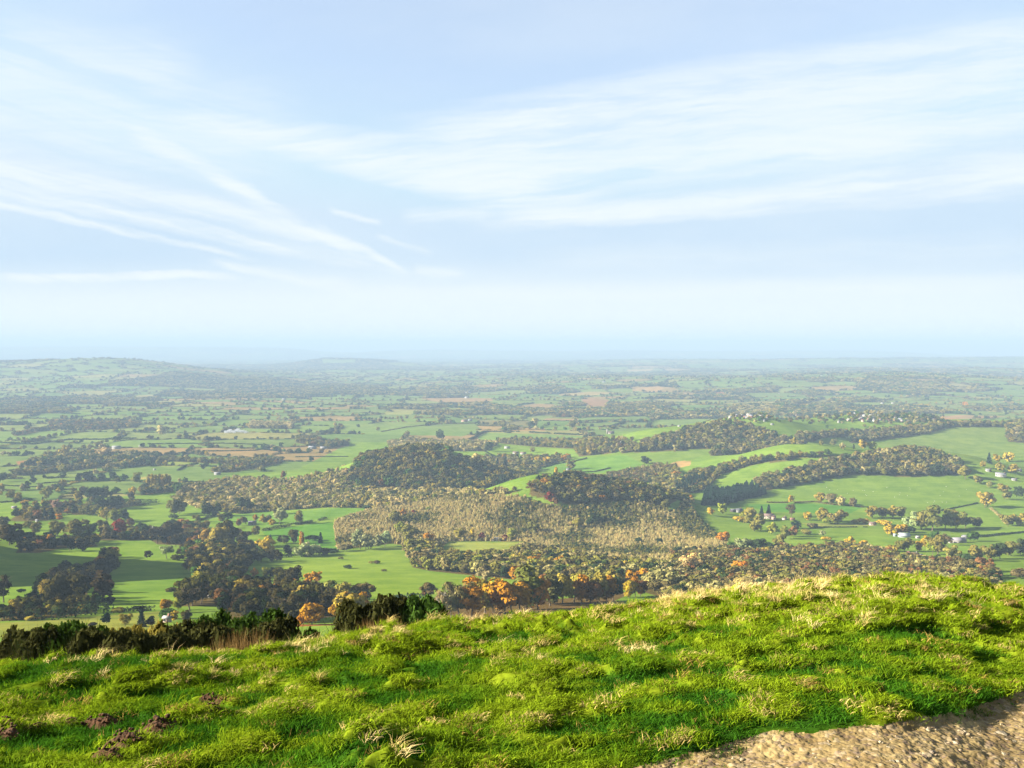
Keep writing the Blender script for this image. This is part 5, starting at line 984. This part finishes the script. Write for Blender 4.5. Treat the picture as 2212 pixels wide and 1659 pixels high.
#NEXT4
# ------------------------------------------------------------------ the grassy brow in front
PATH = poly('P', (1380, 1672), 'Q', (0, 1340), (60, 1310), (130, 1290), (260, 1272), (400, 1222), (560, 1180), (700, 1150), (850, 1168), (1000, 1158), (1150, 1135), (1280, 1110), (1380, 1118), (1480, 1130), (1560, 1085), (1700, 1060), (1830, 1045), (1950, 1010), (2100, 960), (2212, 930), (2700, 800), (2700, 2600), (-600, 2600), (-240, 1500))
PATH = PATH+np.array((-34, -14.))
HUMPS = [(788, 1600, .26, .13), (812, 1630, .24, .10), (640, 1392, .55, .20), (575, 1385, .4, .12), (850, 1362, .5, .13), (930, 1338, .45, .13), (1140, 1330, .4, .10), (1100, 1418, .35, .12), (1360, 1412, .3, .10), (1290, 1385, .3, .08), (60, 1418, .9, .16), (150, 1420, .9, .14), (230, 1420, .8, .12), (1000, 1400, .3, .08),
         (1700, 1290, .5, .13), (1560, 1300, .5, .10), (1850, 1330, .6, .13), (2090, 1300, .6, .14), (1980, 1320, .5, .12), (2150, 1330, .5, .12), (1460, 1345, .5, .1)]
HUMPS = [(*pick(a, b, True), c, d) for a, b, c, d in HUMPS]
def calibrate():
    """lower the smooth brow by what the tufts and blades add to its outline"""
    global SIL_S
    goal = (SIL_Y-HZ)/F; SIL_S = goal+.03
    yy = np.exp(np.linspace(math.log(4), math.log(20), 260))
    for _ in range(5):
        cur = []
        for u in SIL_U:
            m = []
            for du in np.linspace(-.02, .02, 9):
                X = (u/1.02+du)*yy; h = tussock(X, yy)[0]*(1-sstep(15, 22, yy)); m.append(np.max((near_z(X, yy)+h+.055-EYE)/yy))
            cur.append(-np.mean(m))
        SIL_S = SIL_S+(goal-np.array(cur))*.9
        SIL_S = np.clip(SIL_S, .2, .48)
SUNR = np.array([math.cos(rad(SUN_BEHIND)), math.sin(rad(SUN_BEHIND))])
def tussock(X, Y):
    """height of the tufty turf over the smooth brow, 0..1 measure of how tufted it is"""
    wx = X+.25*fbm(X*1.3, Y*1.3, 71, 2); wy = Y+.25*fbm(X*1.3, Y*1.3, 75, 2)
    crest = sstep(5.0, 10.5, Y+X*.12)
    a1 = fbm(wx*1.15, wy*1.75, 81, 3)
    t1 = np.maximum(a1-.02, 0)
    a2 = fbm(wx*3.2, wy*5.6, 85, 2); t2 = np.maximum(a2+.05, 0); a3 = fbm(wx*6.5, wy*8.5, 95, 2)
    left = sstep(1.5, -2.5, X)*.5
    h = t1*(.03+.07*crest+.08*left)+t2*(.10+.11*crest+.06*left)+np.maximum(a3, -.15)*(.034+.034*crest)+.08*fbm(X*.35, Y*.35, 91, 2)*crest
    for hx, hy, r, hh in HUMPS:
        d = np.hypot((X-hx)*.8, Y-hy)/r
        h = h+hh*.7*np.exp(-d**2*1.4)
    return h, np.clip(t1*1.3+t2*1.5+a3*.5, 0, 1), crest
calibrate()
def dryness(X, Y, tf, cr):
    big = fbm(X*.55, Y*.7, 145, 3); sm = fbm(X*2.6, Y*3.2, 149, 3)
    return np.clip(tf*.85+.24*cr-.05+big*.22+sm*.55, 0, 1)
G_GREEN = np.array((.050, .135, .008)); G_DEEP = np.array((.030, .105, .010)); G_LIME = np.array((.165, .255, .014))
def turf(dry):
    d = dry[:, None]
    T = G_DEEP*(1-np.clip(d*3, 0, 1))+G_GREEN*np.clip(d*3, 0, 1)
    return T*(1-np.clip((d-.18)*1.9, 0, 1))+G_LIME*np.clip((d-.18)*1.9, 0, 1)
def path_margin(X, Y, z):
    s = np.zeros(X.shape); k = 0
    for r_ in (.15, .32, .5):
        for a in range(8):
            px, py = project(X+r_*math.cos(a*.785), Y+r_*math.sin(a*.785), z); s += inside(px, py, PATH); k += 1
    return np.clip(s/k*1.7, 0, 1)
def near_surface(X, Y):
    z = near_z(X, Y)
    px, py = project(X, Y, z)
    pth = inside(px, py, PATH)
    h, tf, cr = tussock(X, Y)
    if X.ndim == 1 and len(X) > 3000: h = h*(1-.85*path_margin(X, Y, z))
    return z, px, py, pth, h, tf, cr
def smooth_path(X, Y, z):
    """soft measure of being on the path, by sampling its outline a few cm around"""
    s = np.zeros(X.shape)
    for dx, dy in ((0, 0), (.05, 0), (-.05, 0), (0, .06), (0, -.06), (.1, .05), (-.1, -.05)):
        px, py = project(X+dx, Y+dy, z); s += inside(px, py, PATH)
    return s/7
def build_brow():
    u = np.concatenate([np.linspace(-1.1, -.60, 60)[:-1], np.linspace(-.60, .60, 900), np.linspace(.60, 1.1, 60)[1:]])
    y = np.concatenate([np.linspace(1.0, 3.2, 50)[:-1], np.exp(np.linspace(math.log(3.2), math.log(17), 560))[:-1], np.linspace(17, 26, 40)])
    Yg, Ug = np.meshgrid(y, u, indexing='ij'); X = (Ug*Yg).ravel(); Y = Yg.ravel()
    z, px, py, pth, h, tf, cr = near_surface(X, Y)
    ps = smooth_path(X, Y, z)
    stones = .013*np.maximum(fbm(X*9, Y*9, 101, 3), -.2)+.007*fbm(X*30, Y*30, 105, 2)+.05*fbm(X*1.1, Y*1.1, 107, 2)
    fade = 1-sstep(15, 22, Y)
    Z = z+h*(1-ps)*fade+ps*(stones-.032)
    f = grid_faces(len(y), len(u))
    fp = ps[f].mean(1) > .5
    # earth colour under the blades
    n = fbm(X*1.7, Y*1.7, 111, 3)
    base = turf(dryness(X, Y, tf, cr))*np.array((.44, .37, .35))
    base = base*(1+.3*n[:, None])
    V = np.c_[X, Y, Z]
    def sub(name, fc, mats, attr, label):
        used, inv = np.unique(fc.ravel(), return_inverse=True)
        me = new_mesh(name, V[used], inv.reshape(-1, 4), mats, True, {'ground_tint': ('FLOAT_COLOR', attr[used])})
        obj(name, me, kind='structure', label=label)
    m, N = material('brow_turf')
    at = N.new('ShaderNodeAttribute', attribute_type='GEOMETRY', attribute_name='ground_tint'); geo = N.new('ShaderNodeNewGeometry')
    nn = N.noise(geo.outputs['Position'], 26, 4, .7); v_ = N.ramp(nn, .25, .75, .55, 1.4)
    d = N.new('ShaderNodeBsdfDiffuse'); N.put(d.inputs[0], N.mix(1., at.outputs['Color'], N.comb(v_, v_, v_), 'MULTIPLY')); N.l.new(d.outputs[0], N.out.inputs[0])
    sub('ground', f[~fp], [m], base, 'tufty green turf on the hill brow in front')
    m2, N = material('stony_path')
    geo = N.new('ShaderNodeNewGeometry'); P_ = geo.outputs['Position']
    vo = N.new('ShaderNodeTexVoronoi', feature='F1'); N.put(vo.inputs['Vector'], P_); vo.inputs['Scale'].default_value = 38
    vd = N.new('ShaderNodeTexVoronoi', feature='F1'); N.put(vd.inputs['Vector'], P_); vd.inputs['Scale'].default_value = 60
    sp = N.new('ShaderNodeSeparateColor'); N.l.new(vo.outputs['Color'], sp.inputs[0])
    big = N.noise(P_, 2.2, 4, .6); mid = N.noise(P_, 9, 4, .65)
    c = N.mix(N.ramp(big, .3, .7), (.150, .110, .042), (.230, .176, .078))
    c = N.mix(N.ramp(mid, .35, .75), N.mix(1., c, (.62, .56, .52), 'MULTIPLY'), c)
    c = N.mix(N.m('MULTIPLY', N.ramp(sp.outputs[0], .80, .95), .5), c, (.21, .165, .105))
    c = N.mix(N.m('MULTIPLY', N.ramp(sp.outputs[1], .8, .9), .6), c, (.07, .045, .035))
    hgt = N.m('ADD', N.m('MULTIPLY', vo.outputs['Distance'], -.8), N.m('ADD', N.m('MULTIPLY', vd.outputs['Distance'], -.35), N.m('MULTIPLY', mid, .7)))
    bp = N.new('ShaderNodeBump'); bp.inputs['Strength'].default_value = .5; bp.inputs['Distance'].default_value = .016; N.l.new(hgt, bp.inputs['Height'])
    b = N.new('ShaderNodeBsdfPrincipled'); N.put(b.inputs['Base Color'], c); b.inputs['Roughness'].default_value = .9; b.inputs['Specular IOR Level'].default_value = .15; N.l.new(bp.outputs[0], b.inputs['Normal']); N.l.new(b.outputs[0], N.out.inputs[0])
    sub('path', f[fp], [m2], base, 'worn stony earth path at the bottom right')
    return None
build_brow()
def surf(X, Y):
    z, px, py, pth, h, tf, cr = near_surface(np.asarray(X, float), np.asarray(Y, float))
    return z+h

def pick_turf(px, py):
    a = (px-CX)/F; b = (CY-py)/F
    dy = math.cos(PITCH)+b*math.sin(PITCH); dz = -math.sin(PITCH)+b*math.cos(PITCH)
    X = a/dy*YN; Z = EYE+dz/dy*YN; k = np.nonzero(Z < surf(X, YN))[0]
    i = k[0] if len(k) else len(YN)-1
    return X[i], YN[i]
# molehills
M_SOIL = simple('dark_soil', (.055, .024, .008), 1, .5, 22, .8)
MOLES = [(1400, 748, 150, 'broad molehill with a long shadow, apart to the right of the others'), (1340, 690, 110, 'flat dark molehill just behind the broad right hand one'), (628, 812, 150, 'wide low molehill in the middle of the left group'), (452, 805, 90, 'small molehill between two larger dark ones on the left'), (245, 838, 90, 'small dark molehill left of the small middle one'),
         (965, 868, 210, 'biggest dark molehill, the right half of the joined pair'), (795, 905, 190, 'dark molehill, the left half of the joined pair'), (700, 1005, 150, 'brown molehill nearest the camera below the joined pair'), (15, 795, 70, 'molehill cut by the left edge, the farther one'), (50, 885, 130, 'molehill cut by the left edge, the nearer one')]
def molehills():
    for i, (x, y, w, lab) in enumerate(MOLES):
        px, py = zp('R', x, y+14); X, Y = pick_turf(px, py)
        R_ = w*.34/F*Y*.82; H_ = R_*.34
        n = 46; V = []; r = np.random.default_rng(i+40)
        a = np.linspace(0, 2*math.pi, n, endpoint=False)
        rr = np.linspace(0, 1, 22)
        A, Rr = np.meshgrid(a, rr); ca = np.cos(A)*Rr*R_*1.25; sa = np.sin(A)*Rr*R_*.95
        shp = np.cos(np.clip(Rr, 0, 1)*math.pi/2)**1.1
        nz = fbm(ca*11+i*9, sa*11, i+3, 4); n2 = fbm(ca*34+i*9, sa*34, i+5, 2)
        k = 1+.35*fbm(np.cos(A)*1.3+i*5, np.sin(A)*1.3, i, 2)
        ca = ca*k; sa = sa*k
        Z = surf(X+ca, Y+sa)-.015-.05*(Rr > .97)+H_*shp+(nz*.10+n2*.05)*R_*(1.1-Rr*.7)*1.3
        z0 = float(surf(X, Y)); V = np.c_[ca.ravel(), sa.ravel(), Z.ravel()-z0]
        f = []
        for p in range(21):
            for q in range(n): f.append((p*n+q, p*n+(q+1) % n, (p+1)*n+(q+1) % n, (p+1)*n+q))
        parts = [(V, np.array(f))]
        for c in range(46):
            t = r.uniform(0, 6.28); q = r.uniform(.2, 1.25); s = R_*r.uniform(.03, .085)
            p0 = np.array([math.cos(t)*q*R_, math.sin(t)*q*R_*.9]); zz = float(surf(X+p0[0], Y+p0[1]))-z0+H_*max(0, math.cos(min(q, 1)*1.57))**1.1
            bv, bf = box(-s, s, -s, s, -s*.7, s*.7); bv = bv*r.uniform(.6, 1.2, bv.shape)+[p0[0], p0[1], zz+s*.3]
            parts.append((bv, bf))
        v, f = merge(parts)
        obj('molehill', new_mesh('molehill', v, f, [M_SOIL], False), None, (X, Y, z0), label=lab, category='molehill', group='molehills in the turf')
molehills()

# grass
def blades(seed, n, spread, L, W, bend, lean=(.0, 0.), flat=.0):
    """one tuft: n bent tapering blades"""
    r = np.random.default_rng(seed); V = []; Fc = []
    for i in range(n):
        a = r.uniform(0, 6.28); q = spread*math.sqrt(r.random()); b = np.array([math.cos(a)*q, math.sin(a)*q, -.012])
        l = L*r.uniform(.55, 1.2); w = W*r.uniform(.7, 1.3); ha = r.uniform(0, 6.28)
        d = np.array([math.cos(ha), math.sin(ha), 0])*bend*r.uniform(.3, 1.3)+np.array([lean[0], lean[1], 0])
        sd_ = np.array([-math.sin(ha+1.2), math.cos(ha+1.2), 0])*w*.5
        p1 = b+np.array([0, 0, 1])*l*.5+d*l*.28; p2 = b+np.array([0, 0, 1])*l*(.92-flat)+d*l*.85
        o = len(V); V += [b-sd_, b+sd_, p1-sd_*.85, p1+sd_*.85, p2]; Fc += [(o, o+1, o+3, o+2), (o+2, o+3, o+4)]
    return V, Fc
def grass_material(name, tr):
    m, N = material(name)
    at = N.new('ShaderNodeAttribute', attribute_type='INSTANCER', attribute_name='tint'); geo = N.new('ShaderNodeNewGeometry')
    n = N.noise(geo.outputs['Position'], 60, 2, .6)
    c = N.mix(N.ramp(n, .25, .75), N.mix(1., at.outputs['Color'], (.62, .66, .7), 'MULTIPLY'), N.mix(1., at.outputs['Color'], (1.45, 1.35, 1.2), 'MULTIPLY'))
    d = N.new('ShaderNodeBsdfDiffuse'); N.put(d.inputs[0], c); t = N.new('ShaderNodeBsdfTranslucent'); N.put(t.inputs[0], c)
    mx = N.new('ShaderNodeMixShader'); mx.inputs[0].default_value = tr; N.l.new(d.outputs[0], mx.inputs[1]); N.l.new(t.outputs[0], mx.inputs[2]); N.l.new(mx.outputs[0], N.out.inputs[0])
    return m
M_GRASS = grass_material('grass_blades', .38); M_STRAW = grass_material('straw_blades', .30)
STRAWS = [(1330, 1290, 120, 26, .8), (1450, 1272, 120, 30, 1.2), (1580, 1262, 130, 30, 1.2), (1720, 1256, 120, 26, 1.), (1650, 1280, 120, 22, .7), (640, 1388, 70, 22, .9), (560, 1392, 60, 14, .5), (850, 1358, 60, 16, .9), (940, 1335, 55, 14, .8), (1030, 1330, 60, 14, .9), (1150, 1322, 70, 14, .8), (1000, 1355, 60, 10, .6),
          (60, 1415, 70, 10, .6), (210, 1414, 90, 12, .8), (330, 1408, 60, 10, .5), (810, 1632, 45, 12, .3), (790, 1598, 45, 14, .35), (1450, 1300, 120, 20, .45), (1900, 1270, 120, 24, .4), (2030, 1290, 90, 20, .35), (1830, 1335, 90, 14, .4), (1120, 1420, 60, 10, .45), (1370, 1405, 50, 8, .6), (480, 1455, 120, 16, .3), (1080, 1395, 80, 8, .3), (200, 1470, 120, 12, .3)]
def build_grass():
    protos = []
    for i in range(5): protos.append(new_mesh('short_tuft', *blades(10+i, 46, .068, .036, .0042, .9, (.15, .0)), [M_GRASS]))
    for i in range(5): protos.append(new_mesh('long_tuft', *blades(30+i, 48, .066, .050, .0044, 1.1, (.45, -.05), .28), [M_GRASS]))
    for i in range(4): protos.append(new_mesh('straw_tuft', *blades(50+i, 30, .050, .13, .0034, 1.0, (.55, -.05), .2), [M_STRAW]))
    for i in range(3): protos.append(new_mesh('seed_stalks', *blades(70+i, 6, .05, .24, .0026, .5, (.40, 0.), .05), [M_STRAW]))
    Ps = []
    for y0, y1, dens in ((2.6, 5.2, 560), (5.2, 8.5, 480), (8.5, 13.5, 330), (13.5, 18, 90)):
        n = int(dens*.74*(y1*y1-y0*y0))
        Y = np.sqrt(rng.uniform(y0*y0, y1*y1, n)); X = rng.uniform(-.74, .74, n)*Y; Ps.append(np.c_[X, Y])
    P = np.concatenate(Ps); X, Y = P.T
    z, px, py, pth, h, tf, cr = near_surface(X, Y)
    ps = smooth_path(X, Y, z)
    edge = (ps > 0) & (ps < .9)
    tuft_on_path = (fbm(X*2.2, Y*2.2, 131, 3) > .36) & (ps >= .9) & (rng.random(len(X)) < .55)
    st_edge = ps > .02
    keep = (ps < .05) | (edge & (rng.random(len(X)) < .75)) | tuft_on_path
    for i, (mx, my, w, _) in enumerate(MOLES):
        a, b = zp('R', mx, my); hx, hy = pick_turf(a, b); R_ = w*.34/F*hy*.80
        keep &= np.hypot((X-hx)/1.2, Y-hy) > R_*.80
    X, Y, z, px, py, h, tf, cr, ps = (q[keep] for q in (X, Y, z, px, py, h, tf, cr, ps)); n = len(X)
    Z = z+h*(1-ps)-.05*ps
    st = np.zeros(n); px, py = project(X, Y, Z)
    for a, b, rx, ry, s in STRAWS: st = np.maximum(st, s*(.62 if 1250 < a < 1800 and b < 1290 else .36)*np.exp(-(((px-a)/rx)**2+((py-b)/ry)**2)))
    st = st*(.55+.9*vnoise(X*5, Y*5, 141))*(ps < .02)
    dry = dryness(X, Y, tf, cr)
    rnd = rng.random(n)
    straw = np.array((.50, .42, .20)); tan = np.array((.27, .20, .07)); pale = np.array((.68, .57, .36))
    T = turf(dry)
    k = (rnd < np.clip(dry-.45, 0, 1)*.32)[:, None]; T = np.where(k, straw*.8, T)
    k2 = (rng.random(n) < .02+.025*cr)[:, None]; T = np.where(k2, tan, T)
    sk = rng.random(n) < st*1.15
    T = np.where(sk[:, None], np.where((rng.random(n) < .5)[:, None], straw, pale), T)
    T = T*rng.uniform(.8, 1.2, (n, 1))*np.array((.70, .66, .50))
    longp = rng.random(n) < np.clip(dry*1.0-.12, 0, .8)
    idx = np.where(longp, 5+rng.integers(0, 5, n), rng.integers(0, 5, n))
    idx = np.where(sk, np.where((rng.random(n) < .12) & (Y > 7.5), 14+rng.integers(0, 3, n), 10+rng.integers(0, 4, n)), idx)
    sc = rng.uniform(.75, 1.3, n)*np.where(longp, .85+.35*cr, 1.)*np.where(ps > .05, .6, 1.)*(1+.25*sstep(8, 13, Y))
    sc = np.where(sk, rng.uniform(.6, 1.1, n)*(.75+.35*st), sc)
    S = np.c_[sc*1.15, sc*1.15, sc]
    R = np.c_[rng.normal(size=n)*.12, rng.normal(size=n)*.12+.06, rng.normal(size=n)*.7]
    print('grass tufts', n)
    scatter('grass', np.c_[X, Y, Z], R, S, idx, T, protos, 'short tufty grass with dry straw on the hill brow')
build_grass()
def build_gravel():
    protos = []
    for i in range(6):
        r = np.random.default_rng(200+i); n = 9
        import bmesh
        bm = bmesh.new(); bmesh.ops.create_icosphere(bm, subdivisions=2, radius=1)
        k = r.uniform(.5, 1.3, 3)
        for v in bm.verts:
            q = 1+.3*math.sin(v.co.x*3+i)+.25*math.cos(v.co.y*4+i*2)*.7
            v.co = Vector((v.co.x*k[0]*q, v.co.y*k[1]*q, v.co.z*.55*q))
        me = bpy.data.meshes.new('pebble'); bm.to_mesh(me); bm.free(); protos.append(me)
    m, N = material('pebble')
    at = N.new('ShaderNodeAttribute', attribute_type='INSTANCER', attribute_name='tint'); b = N.new('ShaderNodeBsdfPrincipled'); N.put(b.inputs['Base Color'], at.outputs['Color']); b.inputs['Roughness'].default_value = .75; N.l.new(b.outputs[0], N.out.inputs[0])
    for p in protos: p.materials.append(m)
    n = 3000; Y = np.sqrt(rng.uniform(2.5**2, 8.5**2, n)); X = rng.uniform(-.05, .64, n)*Y
    z = near_z(X, Y); ps = smooth_path(X, Y, z); k = ps > .8; X, Y, z = X[k], Y[k], z[k]; n = len(X)
    stones = .013*np.maximum(fbm(X*9, Y*9, 101, 3), -.2)+.05*fbm(X*1.1, Y*1.1, 107, 2)
    s = np.exp(rng.normal(size=n)*.6)*.006; s = np.minimum(s, .03)
    cols = np.array([(.36, .28, .155), (.28, .20, .105), (.38, .31, .19), (.20, .135, .085), (.25, .19, .12), (.33, .24, .125)])
    scatter('gravel', np.c_[X, Y, z+stones-.034], np.c_[rng.normal(size=(n, 2))*.25, rng.uniform(0, 6.28, n)], np.c_[s*1.3, s, s], rng.integers(0, 6, n), cols[rng.integers(0, 6, n)]*rng.uniform(.28, .53, (n, 1)), protos, 'small embedded stones of the path')
build_gravel()

# broom and dry stalks behind the brow
def sprays(seed, n, z0, z1, spread, fan, W, curve=.3):
    r = np.random.default_rng(seed); V = []; Fc = []
    for i in range(n):
        a = r.uniform(0, 6.28); q = spread*math.sqrt(r.random()); L = z1*r.uniform(.62, 1.03)*(1-.12*(q/spread)**2)
        b = np.array([math.cos(a)*q, math.sin(a)*q, z0*r.uniform(.5, 1.3)]); d = np.array([math.cos(a), math.sin(a), 0])*fan*(q/spread)*r.uniform(.4, 1.4)+np.append(r.normal(size=2)*.10, 0)
        ha = r.uniform(0, 3.14); s = np.array([math.cos(ha), math.sin(ha), 0])*W*.5*r.uniform(.7, 1.4)
        l = max(L-b[2], .1); p1 = b+d*l*.4+[0, 0, l*.5]; p2 = b+d*l*(1+curve*r.normal()*.4)+[0, 0, l]
        o = len(V); V += [b-s*.6, b+s*.6, p1-s, p1+s, p2]; Fc += [(o, o+1, o+3, o+2), (o+2, o+3, o+4)]
    return V, Fc
M_BROOM = grass_material('broom_shoots', .25); M_STEM = simple('brown_stems', (.09, .058, .03), .95, .4, 8)
def broom():
    # px centre, top y, width px, distance, tint, stalk tint, label
    L = [(35, 1352, 66, 17.0, 'b', 'dark broom bush at the left end of the bushes behind the brow'), (76, 1352, 60, 16.2, 'b', 'dark narrow broom bush next to the left end'), (138, 1336, 104, 16.5, 'g', 'tall green topped broom bush, left of the dark cypress'), (215, 1352, 100, 15.5, 'b', 'dark broom bush under the dark cypress'), (262, 1372, 70, 15.0, 'b', 'short dark broom bush left of the golden bush'),
         (300, 1346, 110, 17.5, 'o', 'olive gold wispy bush among the dark broom'), (372, 1362, 84, 16.0, 'b', 'dark broom bush right of the wispy golden bush'), (432, 1345, 96, 16.4, 'b', 'dark broom bush left of the dry stalks'), (480, 1324, 96, 17.5, 'g', 'tall dark green broom bush behind the dry stalks'), (540, 1318, 100, 18.0, 'g', 'tallest dark green broom bush behind the dry stalks'), (585, 1335, 70, 16.8, 'b', 'brown green broom bush right of the dry stalks'),
         (660, 1356, 42, 13.6, 'g', 'small dark broom bush peeping over the brow alone'), (800, 1292, 90, 17.0, 'b', 'dark green broom bush at the left of the middle pair'), (850, 1288, 84, 17.6, 'b', 'dark green broom bush in the middle of the brow'), (905, 1292, 72, 17.2, 'l', 'light green upright broom bush at the right of the middle bushes')]
    tints = dict(b=(.026, .028, .009), g=(.019, .038, .006), o=(.10, .085, .018), l=(.03, .06, .01))
    for i, (px, top, w, Y, k, lab) in enumerate(L):
        w = w*1.45; top = top+9
        X = U2X(px, Y); z0 = float(near_z(np.array([X]), np.array([Y]))[0])-.05
        zt = EYE-(top-HZ)/F*Y; H_ = max(zt-z0, .5); R_ = w/F*Y*.42
        r = obj('broom_bush', None, None, (X, Y, z0), label=lab, category='bush', group='broom bushes behind the brow')
        n = int(1500*max(.35, w/100))
        rr = np.random.default_rng(700+i); nc = int(n*3.4); q_ = np.sqrt(rr.random(nc)); a_ = rr.uniform(0, 6.28, nc); tz = rr.random(nc)**.7
        wq = R_*(.75+.35*tz)*np.where(tz > .7, 1-(tz-.7)*1.6, 1.)
        nl = max(5, int(w/11)); lx = rr.uniform(-1., 1., nl)*R_; ly = rr.uniform(-.7, .7, nl)*R_; lh = H_*(1-rr.uniform(.0, .26, nl)*np.clip(1.1/H_, .3, 1)); lw = R_*rr.uniform(.38, .62, nl); li = rr.integers(0, nl, nc)
        zr = rr.random(nc)**.55; tp = np.clip((zr-(1-lw[li]*1.1/H_))/(lw[li]*1.1/H_), 0, 1); prof = np.sqrt(np.clip(1-tp**2, 0, 1))*(.6+.4*np.clip(zr*2, 0, 1))
        Cb = np.c_[lx[li]+np.cos(a_)*q_*lw[li]*prof, ly[li]+np.sin(a_)*q_*lw[li]*prof, lh[li]*(.08+.90*zr)+rr.normal(size=nc)*.03]
        cv, cf = cards(Cb, unit(np.c_[np.cos(a_), np.sin(a_), np.full(nc, .5)]+rr.normal(size=(nc, 3))*.5), .022, rr, 3.2, np.c_[rr.normal(size=(nc, 2))*.25+.12*np.c_[np.cos(a_), np.sin(a_)], np.ones(nc)])
        sv, sf = sprays(300+i, int(n*.5), H_*.2, H_*1.0, R_*1.35, .16, .010); sf3 = [tuple(f) for f in sf]
        fo = obj('foliage', new_mesh('broom_foliage', np.concatenate([cv, np.array(sv)]), [tuple(f) for f in cf]+[tuple(k_+len(cv) for k_ in f) for f in sf3], [M_BROOM]), r); fo['tint'] = [float(q) for q in tints[k]]
        obj('stems', new_mesh('broom_stems', *sprays(400+i, int(n*.22), 0., H_*.75, R_*.75, .28, .012), [M_STEM]), r)
    D = [(470, 1378, 40, 13.4, 'pale clump of dry stalks left of the tallest stalks'), (505, 1362, 50, 13.6, 'tallest clump of dry brown stalks before the green broom'), (545, 1356, 44, 13.8, 'dry brown stalks at the right of the stalk clumps'), (430, 1398, 40, 12.8, 'thin dry stalks at the left of the stalk clumps'), (800, 1336, 44, 13.0, 'dry stalks at the foot of the middle broom bushes'), (840, 1334, 36, 13.2, 'thin dry stalks below the light green broom')]
    for i, (px, top, w, Y, lab) in enumerate(D):
        X = U2X(px, Y); z0 = float(near_z(np.array([X]), np.array([Y]))[0])-.03; zt = EYE-(top-HZ)/F*Y; H_ = max(zt-z0, .3); R_ = w/F*Y*.45
        o = obj('dry_stalks', new_mesh('dry_stalks', *sprays(500+i, 190, 0, H_, R_, .16, .010), [M_STRAW]), None, (X, Y, z0), label=lab, category='dry stalks', group='dry stalks behind the brow')
        o['tint'] = [.12, .078, .03]
broom()

# ------------------------------------------------------------------ air
def build_air():
    m, N = material('haze')
    pv = N.new('ShaderNodeVolumePrincipled'); pv.inputs['Color'].default_value = HAZE_COLOR; pv.inputs['Density'].default_value = HAZE_DENSITY; pv.inputs['Anisotropy'].default_value = 0.
    N.l.new(pv.outputs[0], N.out.inputs['Volume'])
    v, f = box(-60000, 60000, -150, 36000, -480, 160)
    obj('haze', new_mesh('haze', v, [tuple(q) for q in f], [m]), kind='stuff', label='pale blue haze filling the air over the valley')
    X, Y = pick(*zp('A', 1500, 540)); z = float(terr(X, Y)); s = .34/F*Y
    m2, N = material('smoke')
    pv = N.new('ShaderNodeVolumePrincipled'); pv.inputs['Color'].default_value = (.6, .62, .65, 1); pv.inputs['Density'].default_value = .10
    N.l.new(pv.outputs[0], N.out.inputs['Volume'])
    import bmesh
    bm = bmesh.new(); r = np.random.default_rng(3)
    for dx, dz, a, h in ((-62, 0, 16, 9), (-40, 6, 22, 13), (-15, 2, 20, 9), (10, 11, 22, 13), (34, 5, 22, 9), (62, 0, 18, 9)):
        q = bmesh.ops.create_icosphere(bm, subdivisions=3, radius=1)
        for v_ in q['verts']:
            k = 1+.35*math.sin(v_.co.x*4+dx)*math.cos(v_.co.z*5)
            v_.co = Vector(((dx+v_.co.x*a*k)*s, v_.co.y*14*s, (8+dz+v_.co.z*h*k)*s))
    me = bpy.data.meshes.new('smoke'); bm.to_mesh(me); bm.free(); me.materials.append(m2)
    obj('smoke', me, None, (X, Y, z), kind='stuff', label='thin white bonfire smoke lying over the plain')
HAZE_COLOR = (.236, .322, .418, 1); HAZE_DENSITY = 1.15e-4
build_air()
